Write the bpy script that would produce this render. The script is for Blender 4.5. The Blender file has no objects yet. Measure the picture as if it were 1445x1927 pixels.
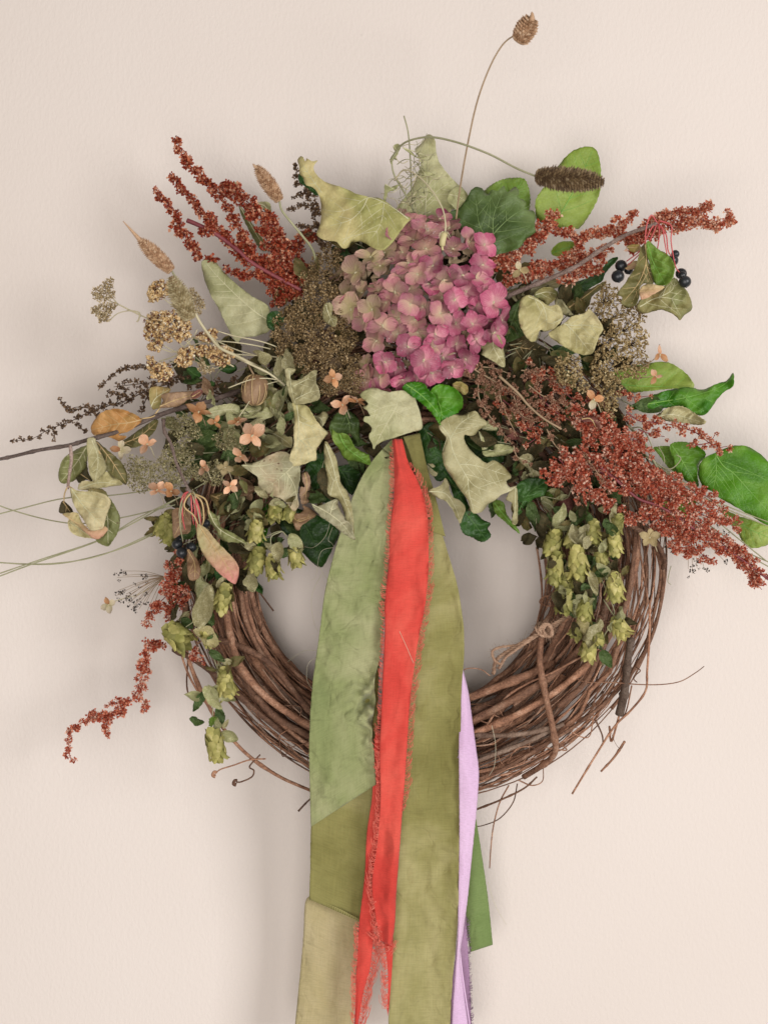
import bpy, math, random
import numpy as np
from mathutils import Vector, Matrix, noise, geometry
random.seed(7)
SC = bpy.context.scene
COL = SC.collection
# ------------------------------------------------------------------ camera
S = 0.0005          # metres per photo pixel on the wall plane
D = 1.4             # camera distance from the wall (wall is the plane y = 0)
cam_d = bpy.data.cameras.new('camera'); cam = bpy.data.objects.new('camera', cam_d); COL.objects.link(cam)
cam.location = (0, -D, 0); cam.rotation_euler = (math.radians(90), 0, 0)
cam_d.sensor_fit = 'VERTICAL'; cam_d.sensor_height = 24.0
cam_d.angle = 2*math.atan(1927*S/2/D)
cam_d.clip_start = 0.05; cam_d.clip_end = 50
cam_d.dof.use_dof = True; cam_d.dof.focus_distance = D-0.07; cam_d.dof.aperture_fstop = 3.2
SC.camera = cam
# ------------------------------------------------------------------ light (soft window light in a room)
w = bpy.data.worlds.new("World"); SC.world = w; w.use_nodes = True
bg = w.node_tree.nodes['Background']; bg.inputs[0].default_value = (1.0, 0.915, 0.86, 1); bg.inputs[1].default_value = 0.23
def area(name, loc, target, sx, sy, power, color):
    l = bpy.data.lights.new(name, 'AREA'); l.shape = 'RECTANGLE'; l.size = sx; l.size_y = sy
    l.energy = power; l.color = color
    o = bpy.data.objects.new(name, l); COL.objects.link(o); o.location = loc
    o.rotation_euler = (Vector(target)-Vector(loc)).to_track_quat('-Z', 'Y').to_euler()
    return o
area('window_light', (2.15, -2.45, 0.35), (0.1, 0, -0.1), 1.3, 1.5, 66, (1.0, 0.995, 1.0))
area('fill_light', (-0.35, -2.9, -0.6), (-.1, 0, 0.0), 2.1, 1.9, 58, (1.0, 0.955, 0.92))  # added frontal fill lamp, lifts the shade inside the ring
SC.view_settings.view_transform = 'Standard'; SC.view_settings.look = 'None'
SC.view_settings.exposure = 0.0; SC.view_settings.gamma = 1.0
SC.cycles.max_bounces = 6; SC.cycles.diffuse_bounces = 3; SC.cycles.transmission_bounces = 4
SC.cycles.use_denoising = True

# ------------------------------------------------------------------ geometry helpers
CM = 0.0083         # metres per unit of depth
def P(x, y, d):
    """photo position (x, y) on the plane d centimetres in front of the wall"""
    f = (D-d*CM)/D*S
    return Vector(((x-722.5)*f, -d*CM, -(y-963.5)*f))
def R_(r, d): return r*S*(D-d*CM)/D
ZO = {0:(0,0,1), 1:(200,200,2.89), 2:(550,200,2.89), 3:(945,200,2.89), 4:(0,600,2.89), 5:(400,600,2.89), 6:(800,600,2.89),
      7:(1045,700,3.6125), 8:(100,1000,2.89), 9:(860,950,2.676), 10:(500,800,2.89), 11:(500,1350,2.89), 12:(700,0,2.89),
      13:(150,400,4.1286), 14:(430,560,4.1286), 15:(850,480,3.6125), 16:(430,850,5.352), 17:(250,680,4.8167), 18:(900,950,4.0139)}
def Z(i, s):
    ox, oy, k = ZO[i]
    return [(ox+float(a.split(',')[0])/k, oy+float(a.split(',')[1])/k) for a in s.split()]
def catmull(pts, n, closed=False):
    pts = [tuple(map(float, p)) for p in pts]; m = len(pts); out = []
    if m == 2 and not closed:
        return [tuple(a+(b-a)*i/n for a, b in zip(*pts)) for i in range(n+1)]
    segs = m if closed else m-1
    for i in range(segs):
        if closed: p0, p1, p2, p3 = pts[(i-1) % m], pts[i], pts[(i+1) % m], pts[(i+2) % m]
        else:
            p1, p2 = pts[i], pts[i+1]
            p0 = pts[i-1] if i else tuple(2*a-b for a, b in zip(p1, p2))
            p3 = pts[i+2] if i+2 < m else tuple(2*b-a for a, b in zip(p1, p2))
        for k in range(n):
            t = k/n
            out.append(tuple(0.5*(2*b+(c-a)*t+(2*a-5*b+4*c-d)*t*t+(3*b-a-3*c+d)*t**3) for a, b, c, d in zip(p0, p1, p2, p3)))
    if not closed: out.append(pts[-1])
    return out
def resample(pts, n):
    a = np.array(pts, float); seg = np.linalg.norm(np.diff(a, axis=0), axis=1); c = np.r_[0, np.cumsum(seg)]
    t = np.linspace(0, c[-1], n)
    return np.stack([np.interp(t, c, a[:, k]) for k in range(a.shape[1])], 1)
def plen(pts):
    a = np.array(pts, float); return float(np.linalg.norm(np.diff(a, axis=0), axis=1).sum())

class MB:
    def __init__(s): s.v = []; s.f = []; s.m = []; s.uv = {}
    def add(s, v, f, m=0):
        o = len(s.v); s.v += [tuple(p) for p in v]; s.f += [tuple(i+o for i in q) for q in f]; s.m += [m]*len(f)
    def tube(s, pts, r, n=6, m=0, cap=True):
        """pts: list of Vectors, r: radius or list"""
        k = len(pts); pts = [Vector(p) for p in pts]
        rr = r if hasattr(r, '__len__') else [r]*k
        t0 = (pts[1]-pts[0]).normalized()
        up = Vector((0, 0, 1)) if abs(t0.z) < 0.9 else Vector((1, 0, 0))
        nrm = t0.cross(up).normalized(); vs = []; fs = []
        for i in range(k):
            t = (pts[min(i+1, k-1)]-pts[max(i-1, 0)])
            if t.length < 1e-9: t = t0
            t.normalize(); nrm = nrm-t*nrm.dot(t)
            if nrm.length < 1e-6: nrm = t.orthogonal()
            nrm.normalize(); b = t.cross(nrm)
            for j in range(n):
                a = 2*math.pi*j/n; vs.append(pts[i]+(nrm*math.cos(a)+b*math.sin(a))*rr[i])
        for i in range(k-1):
            for j in range(n):
                fs.append((i*n+j, i*n+(j+1) % n, (i+1)*n+(j+1) % n, (i+1)*n+j))
        if cap: fs.append(tuple(range(n-1, -1, -1))); fs.append(tuple(range((k-1)*n, k*n)))
        s.add(vs, fs, m)
    def mesh(s, name, mats, smooth=True):
        me = bpy.data.meshes.new(name); me.from_pydata(s.v, [], s.f); 
        for m in (mats if isinstance(mats, (list, tuple)) else [mats]): me.materials.append(m)
        if any(s.m): me.polygons.foreach_set('material_index', s.m)
        if smooth: me.polygons.foreach_set('use_smooth', [True]*len(s.f))
        me.update(); return me
    def build(s, name, mats, parent=None, smooth=True, kind=None):
        if not s.v: return None
        c = Vector(np.array([tuple(p) for p in s.v]).mean(axis=0)); s.v = [(p[0]-c.x, p[1]-c.y, p[2]-c.z) for p in s.v]
        return link(name, s.mesh(name, mats, smooth), parent, c, kind)
def wloc(o):
    v = Vector(o.location)
    while o.parent: o = o.parent; v += o.location
    return v
def link(name, me, parent, world, kind=None, rot=None, scale=None):
    o = bpy.data.objects.new(name, me); COL.objects.link(o)
    if parent: o.parent = parent; o.location = Vector(world)-wloc(parent)
    else: o.location = world
    if rot is not None: o.rotation_euler = rot
    if scale is not None: o.scale = scale if hasattr(scale, '__len__') else (scale,)*3
    if kind: o['kind'] = kind
    return o
def tag(o, label, cat, group=None):
    o['label'] = label; o['category'] = cat
    if group: o['group'] = group
    return o
def thing(name, label, cat, loc, group=None):
    o = bpy.data.objects.new(name, None); COL.objects.link(o); o.location = loc; o.empty_display_size = 0.02
    return tag(o, label, cat, group)
def rnd_rot(): return (random.uniform(0, 6.28), random.uniform(0, 6.28), random.uniform(0, 6.28))
def path3(pts, n=6):
    """pts: (x, y, d) photo position + depth -> smooth list of Vectors"""
    return [P(*p) for p in catmull(pts, n)]
def stem(mb, pts, r0, r1=None, n=6, seg=6, m=0, knots=0):
    c = catmull(pts, seg); k = len(c); r1 = r0 if r1 is None else r1
    ph = random.random()*6
    rad = [R_((r0+(r1-r0)*i/(k-1))*(1+(0.35*max(0, math.sin(i*knots+ph))**8 if knots else 0)), c[i][2]) for i in range(k)]
    mb.tube([P(*p) for p in c], rad, n, m)

# ------------------------------------------------------------------ materials
def lin(c):
    if isinstance(c, str): c = [int(c[i:i+2], 16) for i in (0, 2, 4)]
    return tuple(((v/255)/12.92 if v/255 <= 0.04045 else ((v/255+0.055)/1.055)**2.4) for v in c)+(1,)
class NT:
    def __init__(s, name):
        s.mat = bpy.data.materials.new(name); s.mat.use_nodes = True; s.t = s.mat.node_tree; s.b = s.t.nodes['Principled BSDF']
        s.out = s.t.nodes['Material Output']
    def n(s, typ, **kw):
        o = s.t.nodes.new(typ)
        for k, v in kw.items():
            if k in o.inputs: o.inputs[k].default_value = v
            else: setattr(o, k, v)
        return o
    def l(s, a, b): s.t.links.new(a, b)
    def coords(s, mode='Object', scale=1.0, rndoff=True, vec=None):
        tc = s.n('ShaderNodeTexCoord'); mp = s.n('ShaderNodeMapping')
        s.l(tc.outputs[mode], mp.inputs['Vector'])
        sc = (scale,)*3 if not hasattr(scale, '__len__') else scale
        mp.inputs['Scale'].default_value = sc
        if rndoff:
            oi = s.n('ShaderNodeObjectInfo'); m = s.n('ShaderNodeMath', operation='MULTIPLY'); m.inputs[1].default_value = 37.0
            s.l(oi.outputs['Random'], m.inputs[0]); s.l(m.outputs[0], mp.inputs['Location'])
        return mp.outputs[0]
    def noise(s, vec, scale, detail=4, rough=0.55, dist=0.0):
        o = s.n('ShaderNodeTexNoise'); o.inputs['Scale'].default_value = scale; o.inputs['Detail'].default_value = detail
        o.inputs['Roughness'].default_value = rough; o.inputs['Distortion'].default_value = dist
        s.l(vec, o.inputs['Vector']); return o.outputs['Fac']
    def ramp(s, fac, stops):
        o = s.n('ShaderNodeValToRGB'); e = o.color_ramp.elements
        while len(e) < len(stops): e.new(0.5)
        for i, (p, c) in enumerate(stops): e[i].position = p; e[i].color = c if hasattr(c, '__len__') and len(c) == 4 else (c, c, c, 1)
        s.l(fac, o.inputs[0]); return o.outputs[0]
    def mix(s, fac, a, b, blend='MIX'):
        o = s.n('ShaderNodeMix', data_type='RGBA', blend_type=blend)
        for v, i in ((fac, 0), (a, 6), (b, 7)):
            if isinstance(v, (int, float)) or isinstance(v, tuple): o.inputs[i].default_value = v
            else: s.l(v, o.inputs[i])
        return o.outputs[2]
    def bump(s, h, strength, dist, prev=None):
        o = s.n('ShaderNodeBump'); o.inputs['Strength'].default_value = strength; o.inputs['Distance'].default_value = dist
        s.l(h, o.inputs['Height'])
        if prev is not None: s.l(prev, o.inputs['Normal'])
        return o.outputs[0]
    def fin(s, col, rough=0.6, bump=None, trans=0.0, spec=0.4):
        s.l(col, s.b.inputs['Base Color'])
        if isinstance(rough, (int, float)): s.b.inputs['Roughness'].default_value = rough
        else: s.l(rough, s.b.inputs['Roughness'])
        s.b.inputs['Specular IOR Level'].default_value = spec
        if bump is not None: s.l(bump, s.b.inputs['Normal'])
        if trans:
            tr = s.n('ShaderNodeBsdfTranslucent'); s.l(col, tr.inputs['Color']); mx = s.n('ShaderNodeMixShader'); mx.inputs[0].default_value = trans
            s.l(s.b.outputs[0], mx.inputs[1]); s.l(tr.outputs[0], mx.inputs[2]); s.l(mx.outputs[0], s.out.inputs[0])
        return s.mat
def leaf_mat(name, c1, c2, c3=None, rough=0.5, trans=0.18, spots=0.0, spotc='5a3a1c', sc=1.0, bmp=0.5, grad=None):
    t = NT(name); v = t.coords('Object', 1.0)
    n1 = t.noise(v, 28*sc, 5, 0.6, 0.6)
    col = t.ramp(n1, [(0.34, lin(c1)), (0.62, lin(c2))])
    if c3:
        n2 = t.noise(v, 13*sc, 3, 0.5, 0.9); f = t.ramp(n2, [(0.5, 0.0), (0.68, 1.0)]); col = t.mix(f, col, lin(c3))
    nf = t.noise(v, 420, 6, 0.75); col = t.mix(t.ramp(nf, [(0.3, 0.0), (0.75, 0.25)]), col, t.mix(1.0, col, (0.5, 0.47, 0.4, 1), 'MULTIPLY'))
    if spots:
        vo = t.n('ShaderNodeTexVoronoi'); vo.inputs['Scale'].default_value = 190; t.l(v, vo.inputs['Vector'])
        n3 = t.noise(v, 45, 2); mm = t.n('ShaderNodeMath', operation='MULTIPLY'); t.l(t.ramp(vo.outputs['Distance'], [(0.12, 1.0), (0.24, 0.0)]), mm.inputs[0])
        t.l(t.ramp(n3, [(0.5, 0.0), (0.6, spots)]), mm.inputs[1]); col = t.mix(mm.outputs[0], col, lin(spotc))
    nm = t.noise(v, 130, 4, 0.7, 0.5); col = t.mix(t.ramp(nm, [(0.38, 0.3), (0.6, 0.0)]), col, t.mix(1.0, col, (0.72, 0.66, 0.52, 1), 'MULTIPLY'))
    for sc2, am in ((170, 0.14), (420, 0.12)):
        vc = t.n('ShaderNodeTexVoronoi', feature='DISTANCE_TO_EDGE'); vc.inputs['Scale'].default_value = sc2; t.l(v, vc.inputs['Vector'])
        col = t.mix(t.ramp(vc.outputs['Distance'], [(0.0, am), (0.07, 0.0)]), col, t.mix(1.0, col, (1.5, 1.45, 1.3, 1), 'MULTIPLY'))
    if grad:
        tc2 = t.n('ShaderNodeTexCoord'); sp2 = t.n('ShaderNodeSeparateXYZ'); t.l(tc2.outputs['Object'], sp2.inputs[0])
        mg = t.n('ShaderNodeMapRange'); mg.inputs['From Min'].default_value = -0.024; mg.inputs['From Max'].default_value = 0.006; t.l(sp2.outputs[2], mg.inputs['Value'])
        col = t.mix(t.ramp(mg.outputs[0], [(0.15, 0.9), (1.0, 0.0)]), col, lin(grad))
    oi = t.n('ShaderNodeObjectInfo'); hs = t.n('ShaderNodeHueSaturation'); mr = t.n('ShaderNodeMapRange')
    mr.inputs['To Min'].default_value = 0.86; mr.inputs['To Max'].default_value = 1.14
    t.l(oi.outputs['Random'], mr.inputs['Value']); t.l(mr.outputs[0], hs.inputs['Value']); t.l(col, hs.inputs['Color'])
    col = hs.outputs[0]
    b1 = t.bump(t.noise(v, 90, 5, 0.65, 0.6), bmp*0.7, 0.0018)
    ve = t.n('ShaderNodeTexVoronoi', feature='DISTANCE_TO_EDGE'); ve.inputs['Scale'].default_value = 330; t.l(v, ve.inputs['Vector'])
    b1 = t.bump(t.ramp(ve.outputs['Distance'], [(0.0, 0.0), (0.14, 1.0)]), 0.35, 0.0006, b1)
    b2 = t.bump(nf, 0.35, 0.0006, b1)
    return t.fin(col, rough, b2, trans, 0.35)
def island_mat(name, stops, rough=0.5, trans=0.1, spec=0.45, nsc=60):
    t = NT(name); g = t.n('ShaderNodeNewGeometry'); v = t.coords('Object', 1.0)
    a = t.n('ShaderNodeMath', operation='ADD'); m = t.n('ShaderNodeMath', operation='MULTIPLY'); m.inputs[1].default_value = 0.22
    oi = t.n('ShaderNodeObjectInfo'); t.l(oi.outputs['Random'], m.inputs[0])
    m2 = t.n('ShaderNodeMath', operation='MULTIPLY'); m2.inputs[1].default_value = 0.82; t.l(g.outputs['Random Per Island'], m2.inputs[0])
    t.l(m.outputs[0], a.inputs[0]); t.l(m2.outputs[0], a.inputs[1])
    col = t.ramp(a.outputs[0], [(p, lin(c)) for p, c in stops])
    nf = t.noise(v, 700, 3, 0.6); col = t.mix(t.ramp(nf, [(0.35, 0.0), (0.7, 0.5)]), col, t.mix(1.0, col, (0.45, 0.4, 0.35, 1), 'MULTIPLY'))
    return t.fin(col, rough, None, trans, spec)
def plain_mat(name, c1, c2, rough=0.6, scale=60, bs=0.3, spec=0.35, stretch=(1, 1, 1)):
    t = NT(name); v = t.coords('Object', stretch)
    n1 = t.noise(v, scale, 5, 0.65); col = t.ramp(n1, [(0.32, lin(c1)), (0.68, lin(c2))])
    return t.fin(col, rough, t.bump(t.noise(v, scale*5, 4, 0.7), bs, 0.0008), 0, spec)
# ------------------------------------------------------------------ wall
def make_wall():
    t = NT('wall_paint'); v = t.coords('Object', 1.0, False)
    n0 = t.noise(v, 1.6, 3, 0.5); col = t.ramp(n0, [(0.3, lin('d6cbc2')), (0.7, lin('dcd2ca'))])
    n1 = t.noise(t.coords('Object', (1.0, 1.0, 0.6), False), 300, 3, 0.6, 0.2)
    n2 = t.noise(v, 420, 3, 0.6)
    dots = t.n('ShaderNodeTexVoronoi'); dots.inputs['Scale'].default_value = 26; t.l(v, dots.inputs['Vector'])
    b = t.bump(t.ramp(n1, [(0.36, 0.0), (0.66, 1.0)]), 0.2, 0.0009); b = t.bump(n2, 0.12, 0.0005, b)
    b = t.bump(t.ramp(dots.outputs['Distance'], [(0.0, 1.0), (0.05, 0.0)]), 0.35, 0.0008, b)
    m = t.fin(col, 0.62, b, 0, 0.25)
    mb = MB(); nx, nz = 40, 50; W, H = 4.0, 4.0; vs = []; fs = []
    for j in range(nz+1):
        for i in range(nx+1):
            x, z = -W/2+W*i/nx, -H/2+H*j/nz
            vs.append((x, 0.0012*noise.noise(Vector((x*3, z*3, 1.7))), z))
    for j in range(nz):
        for i in range(nx):
            a = j*(nx+1)+i; fs.append((a, a+1, a+nx+2, a+nx+1))
    mb.add(vs, fs); o = mb.build('wall', m); o['kind'] = 'structure'
make_wall()

# ------------------------------------------------------------------ grapevine ring
def bark_mat(name, a, b, c, gap=0.5):
    t = NT(name); v = t.coords('Object', 1.0)
    g = t.n('ShaderNodeNewGeometry'); oi = t.n('ShaderNodeObjectInfo')
    n1 = t.noise(v, 55, 5, 0.7, 0.4)
    col = t.ramp(n1, [(0.3, lin(a)), (0.52, lin(b)), (0.75, lin(c))])
    nf = t.noise(t.coords('Object', (1, 1, 1)), 600, 4, 0.7)
    col = t.mix(t.ramp(nf, [(0.35, 0.55), (0.6, 0.0)]), col, lin('3c2419'))
    hs = t.n('ShaderNodeHueSaturation'); mr = t.n('ShaderNodeMapRange'); mr.inputs['To Min'].default_value = 0.38; mr.inputs['To Max'].default_value = 1.42  # wide brightness spread also darkens canes like shaded gaps
    t.l(oi.outputs['Random'], mr.inputs['Value']); t.l(mr.outputs[0], hs.inputs['Value']); t.l(col, hs.inputs['Color'])
    b1 = t.bump(nf, 0.9, 0.0013); b1 = t.bump(n1, 0.7, 0.003, b1)
    return t.fin(hs.outputs[0], 0.62, b1, 0, 0.3)
BARK = bark_mat('vine_bark', '704d3b', 'a87b60', 'dcb296')  # palest tone paints highlights into the bark colour
BARKD = bark_mat('old_bark', '6a5142', '9b806d', 'bda592')
BARKG = bark_mat('grey_twig_bark', '7c655b', 'a18b80', 'bda79c')
def ring(th, t, dd):
    """th: angle (0 = right, clockwise down in the photo), t: 0 inner edge .. 1 outer edge"""
    c, s = math.cos(th), math.sin(th)
    ix, iy = 757+278*c, 1080+262*s
    ox, oy = 795+452*c, 1045+455*s
    # the left flank is narrower than the right one
    k = t
    x, y = ix+(ox-ix)*k, iy+(oy-iy)*k
    hd = math.sqrt(max(0.02, 1-(2*t-1)**2))
    return (x, y, 4.6+3.3*hd*dd)
wreath = thing('vine_wreath', 'round wreath base twisted from brown grapevine stems against the wall', 'wreath', P(775, 1060, 4))
def make_ring():
    rs = random.Random(11)
    spec = [(4, 8.5, 7.5), (9, 6.0, 5.0), (24, 4.0, 3.2), (86, 2.2, 1.4), (64, 1.3, 0.8)]
    idx = 0
    for n, ra, rb in spec:
        for q in range(n):
            a0 = rs.uniform(0, 6.283); span = rs.uniform(2.2, 6.0)
            thick = ra > 5
            t0 = rs.uniform(0.08, 0.6) if thick else (rs.uniform(0.12, 0.8) if ra > 3 else rs.uniform(0.02, 1.0))
            t1 = min(1.0, max(0.0, t0+rs.uniform(-0.3, 0.3))); d0 = rs.uniform(0.1, 0.8) if thick else rs.uniform(-0.9, 1.05); d1 = d0+rs.uniform(-0.6, 0.6)
            f1, p1 = rs.uniform(0.8, 1.8), rs.uniform(0, 6.28); am = 0.06 if thick else rs.uniform(0.06, 0.24)
            N = int(span*18); pts = []
            kink = [rs.gauss(0, 1) for _ in range(N//4+3)]
            for i in range(N+1):
                u = i/N; th = a0+span*u
                t = t0+(t1-t0)*u+am*math.sin(f1*th+p1)+(0.016 if thick else 0.03)*kink[int(i/4)]*(1-abs((i % 4)/2-1))
                t = min(1.03, max(-0.02, t)); dd = max(-1.05, min(1.1, d0+(d1-d0)*u+0.3*math.sin(f1*1.3*th+p1*2)))
                pts.append(ring(th, t, dd))
            mb = MB(); kk = rs.uniform(0.35, 0.6); c = pts
            rad = [R_((ra+(rb-ra)*i/N)*(1+0.28*max(0, math.sin(i*kk+p1))**10)*(1+0.22*noise.noise(Vector((i*0.7, q, ra)))), c[i][2]) for i in range(N+1)]
            mb.tube([P(*p) for p in c], rad, 8 if ra > 3 else 6)
            mb.build('vine', BARKD if rs.random() < 0.12 else BARK, wreath)
    # a few vines traced one by one
    tr = [  # pts(x,y,d), r0, r1
        ([(1018, 1200, 9), (1015, 1240, 9.6), (1022, 1290, 9.9), (1034, 1345, 9.8), (1044, 1395, 9.2), (1042, 1420, 8.2), (1020, 1440, 6.8), (985, 1462, 5)], 6.5, 5.5, 0.45),
        ([(328, 1222, 6), (360, 1238, 8), (395, 1262, 8.8), (440, 1300, 8.6), (490, 1345, 8.2), (560, 1400, 7.5), (600, 1425, 6)], 5.6, 5, 0.3),
        ([(398, 1202, 8.6), (430, 1208, 9), (470, 1225, 9.1), (510, 1250, 8.9), (545, 1290, 8.5), (580, 1335, 8), (620, 1375, 6)], 6.4, 5.2, 0.3),
        ([(405, 1100, 7), (420, 1160, 8), (440, 1220, 8.4), (470, 1290, 8.4), (520, 1350, 8), (590, 1390, 7)], 8.5, 7.5, 0.35),
        ([(425, 1150, 8), (435, 1200, 9), (452, 1255, 9.2), (500, 1310, 9), (560, 1352, 8.6), (620, 1380, 7)], 7.5, 6.5, 0.3),
        ([(835, 1330, 6.5), (885, 1312, 7.6), (930, 1295, 8.6), (980, 1275, 8.8), (1010, 1262, 8.4), (1040, 1245, 7)], 8, 7, 0.3),
        ([(830, 1385, 6.5), (880, 1360, 8.0), (930, 1335, 9.2), (985, 1305, 9.4), (1040, 1270, 9.2), (1090, 1220, 8.4), (1130, 1160, 7.6)], 7.5, 7, 0.35),
        ([(830, 1408, 6.5), (880, 1385, 7.9), (940, 1360, 9), (1000, 1330, 9.2), (1060, 1290, 9), (1120, 1235, 8.6), (1170, 1150, 8), (1195, 1060, 7), (1200, 960, 6)], 7, 5.5, 0.35),
        ([(835, 1383, 6.5), (885, 1383, 8.2), (940, 1384, 9.6), (990, 1380, 9.6), (1040, 1368, 9.2)], 4.5, 4.8, 0.8),
        ([(840, 1455, 6.5), (890, 1435, 8.0), (950, 1412, 9.2), (1000, 1392, 9.2), (1060, 1362, 8.6)], 4.5, 4.2, 0.8),
        ([(840, 1490, 6), (890, 1470, 7.5), (950, 1445, 8.6), (1010, 1410, 8.8), (1090, 1360, 8.4), (1170, 1290, 8), (1225, 1200, 7.4), (1247, 1100, 7), (1240, 1030, 7), (1205, 980, 7)], 3.6, 3.2, 0.35),
        ([(1048, 1330, 9.4), (1100, 1285, 9.4), (1130, 1225, 9), (1175, 1140, 8.6), (1190, 1060, 8), (1198, 960, 7)], 5, 4.2, 0.3),
        ([(1165, 1345, 8.4), (1175, 1300, 9.2), (1180, 1250, 9.3), (1187, 1200, 8.8)], 8.5, 6.5, 0.9),
        ([(1060, 1170, 8), (1090, 1140, 8.8), (1110, 1100, 9), (1128, 1072, 9), (1142, 1060, 8.6)], 4.2, 4, 0.5),
        ([(1180, 985, 9.5), (1205, 1000, 10), (1222, 1010, 10.4), (1240, 1030, 10), (1250, 1055, 9), (1246, 1070, 8)], 5.2, 3.8, 0.6),
        ([(350, 1135, 5.5), (345, 1190, 5.5), (362, 1260, 5.8), (400, 1340, 6), (455, 1410, 6), (520, 1458, 6), (590, 1490, 5)], 4.2, 3, 0.4),
        ([(905, 1385, 8.6), (945, 1320, 8.9), (985, 1290, 9.3), (1040, 1265, 9.9), (1090, 1238, 9.8), (1140, 1215, 9)], 2.4, 1.6, 0.4),
    ]
    for pts, r0, r1, kn in tr:
        mb = MB(); stem(mb, pts, r0, r1, 9, 7, knots=kn); mb.build('vine', BARKD if kn > 0.7 else BARK, wreath)
    # loose twigs and tendrils round the ring
    tw = [([(1222, 1130, 8), (1221, 1200, 8.5), (1217, 1262, 8.5), (1214, 1300, 8), (1188, 1335, 7.5), (1155, 1368, 7), (1118, 1425, 6), (1076, 1494, 5)], 2.3, 1.9),
        ([(1080, 1276, 9), (1105, 1284, 9.6), (1150, 1284, 9.8), (1200, 1288, 9.4), (1245, 1288, 9), (1280, 1282, 8.6), (1308, 1266, 8.4), (1324, 1254, 8.2)], 1.5, 0.8),
        ([(1178, 1310, 7), (1165, 1345, 7), (1150, 1395, 6), (1146, 1366, 6)], 2.6, 1.6),
        ([(1188, 1290, 7), (1180, 1330, 7), (1172, 1352, 6.5)], 1.6, 1.2),
        ([(1120, 1355, 6), (1132, 1382, 6), (1134, 1398, 5.6)], 1.9, 1.3),
        ([(894, 1524, 5), (940, 1506, 6), (985, 1484, 6.5), (1010, 1462, 6)], 2.2, 1.8),
        ([(957, 1478, 6), (940, 1510, 5.5), (928, 1555, 4.6), (923, 1600, 4), (921, 1634, 3.8)], 1.5, 1.1),
        ([(973, 1475, 6), (965, 1510, 5), (940, 1540, 4.4), (910, 1553, 4), (892, 1556, 3.6)], 1.3, 0.9),
        ([(975, 1468, 7), (1000, 1478, 7.4), (1020, 1470, 7.6), (1022, 1444, 7)], 1.5, 0.9),
        ([(562, 1526, 3.5), (575, 1512, 4), (590, 1498, 5)], 1.9, 1.6),
        ([(500, 1428, 8), (470, 1430, 8.4), (440, 1440, 8.4), (415, 1448, 8.4), (406, 1456, 8.4)], 1.6, 1.3),
        ([(490, 1420, 8), (470, 1442, 8.6), (478, 1450, 8.6), (474, 1462, 8.6), (455, 1471, 8.4), (445, 1472, 8.4)], 1.5, 1.5),
        ([(472, 1110, 4), (490, 1160, 4), (512, 1215, 4), (523, 1250, 4.4), (530, 1300, 5), (560, 1345, 5)], 2.6, 2.0),
        ([(515, 1150, 3.6), (478, 1100, 3.4), (470, 1085, 3.4), (500, 1180, 4), (512, 1225, 4)], 1.6, 1.2),
        ([(345, 1165, 6), (338, 1210, 6), (352, 1262, 6), (372, 1300, 6), (392, 1330, 6), (420, 1385, 6.2)], 2.4, 1.8),
        ([(355, 1230, 5.5), (352, 1290, 5.5), (362, 1312, 5.5), (400, 1325, 6)], 1.8, 1.2),
        ([(860, 1268, 6), (880, 1258, 6.4), (905, 1260, 6.6), (922, 1272, 6.8)], 1.2, 0.9),
        ([(1175, 1395, 6.0), (1155, 1425, 5.4), (1130, 1452, 5)], 2.6, 2.0),
        ([(1150, 1380, 6.5), (1158, 1400, 6.3), (1168, 1409, 6.1), (1175, 1396, 6.0)], 0.5, 0.5),
        ([(1196, 1255, 9), (1204, 1262, 9.3), (1196, 1270, 9.4), (1192, 1278, 9.2), (1198, 1284, 9)], 1.2, 1.0),
        ([(570, 1270, 6), (600, 1300, 6.4), (575, 1320, 6.4), (560, 1290, 6)], 0.8, 0.7),
        ([(1035, 1120, 5), (1020, 1125, 5), (1016, 1135, 5), (1036, 1140, 5), (1024, 1122, 5), (1010, 1170, 6)], 1.6, 1.2),
        ([(1010, 1030, 3), (1018, 1090, 4), (1018, 1140, 5), (1002, 1200, 5.6), (985, 1240, 5)], 2.2, 1.8)]
    rs = random.Random(5)
    for k in range(26):   # wispy curls crossing the face of the ring
        th = rs.uniform(0.15, 2.95); 
        if 1.25 < th < 1.85: continue
        t = rs.uniform(0.1, 0.95); a = []
        th2 = th
        for i in range(5):
            x, y, d = ring(th2, min(1.05, max(0.0, t)), 1.0); a.append((x, y, d+0.8+rs.uniform(-.3, .5))); th2 += rs.uniform(-0.02, 0.11); t += rs.uniform(-0.22, 0.22)
        tw.append((a, rs.uniform(0.9, 1.7), 0.8))
    for pts, r0, r1 in tw:
        mb = MB(); stem(mb, pts, r0, r1, 6, 7, knots=0.9 if r0 > 1.6 else 0)
        if len(pts) > 4 and abs(pts[-1][0]-406) < 1 or abs(pts[-1][0]-445) < 1:
            x, y, d = pts[-1]; stem(mb, [(x+2, y-4, d), (x-3, y-3, d), (x-5, y+3, d), (x, y+5, d)], 2.5, 4, 7, 4)
        mb.build('tendril', BARK, wreath)
make_ring()

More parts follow.
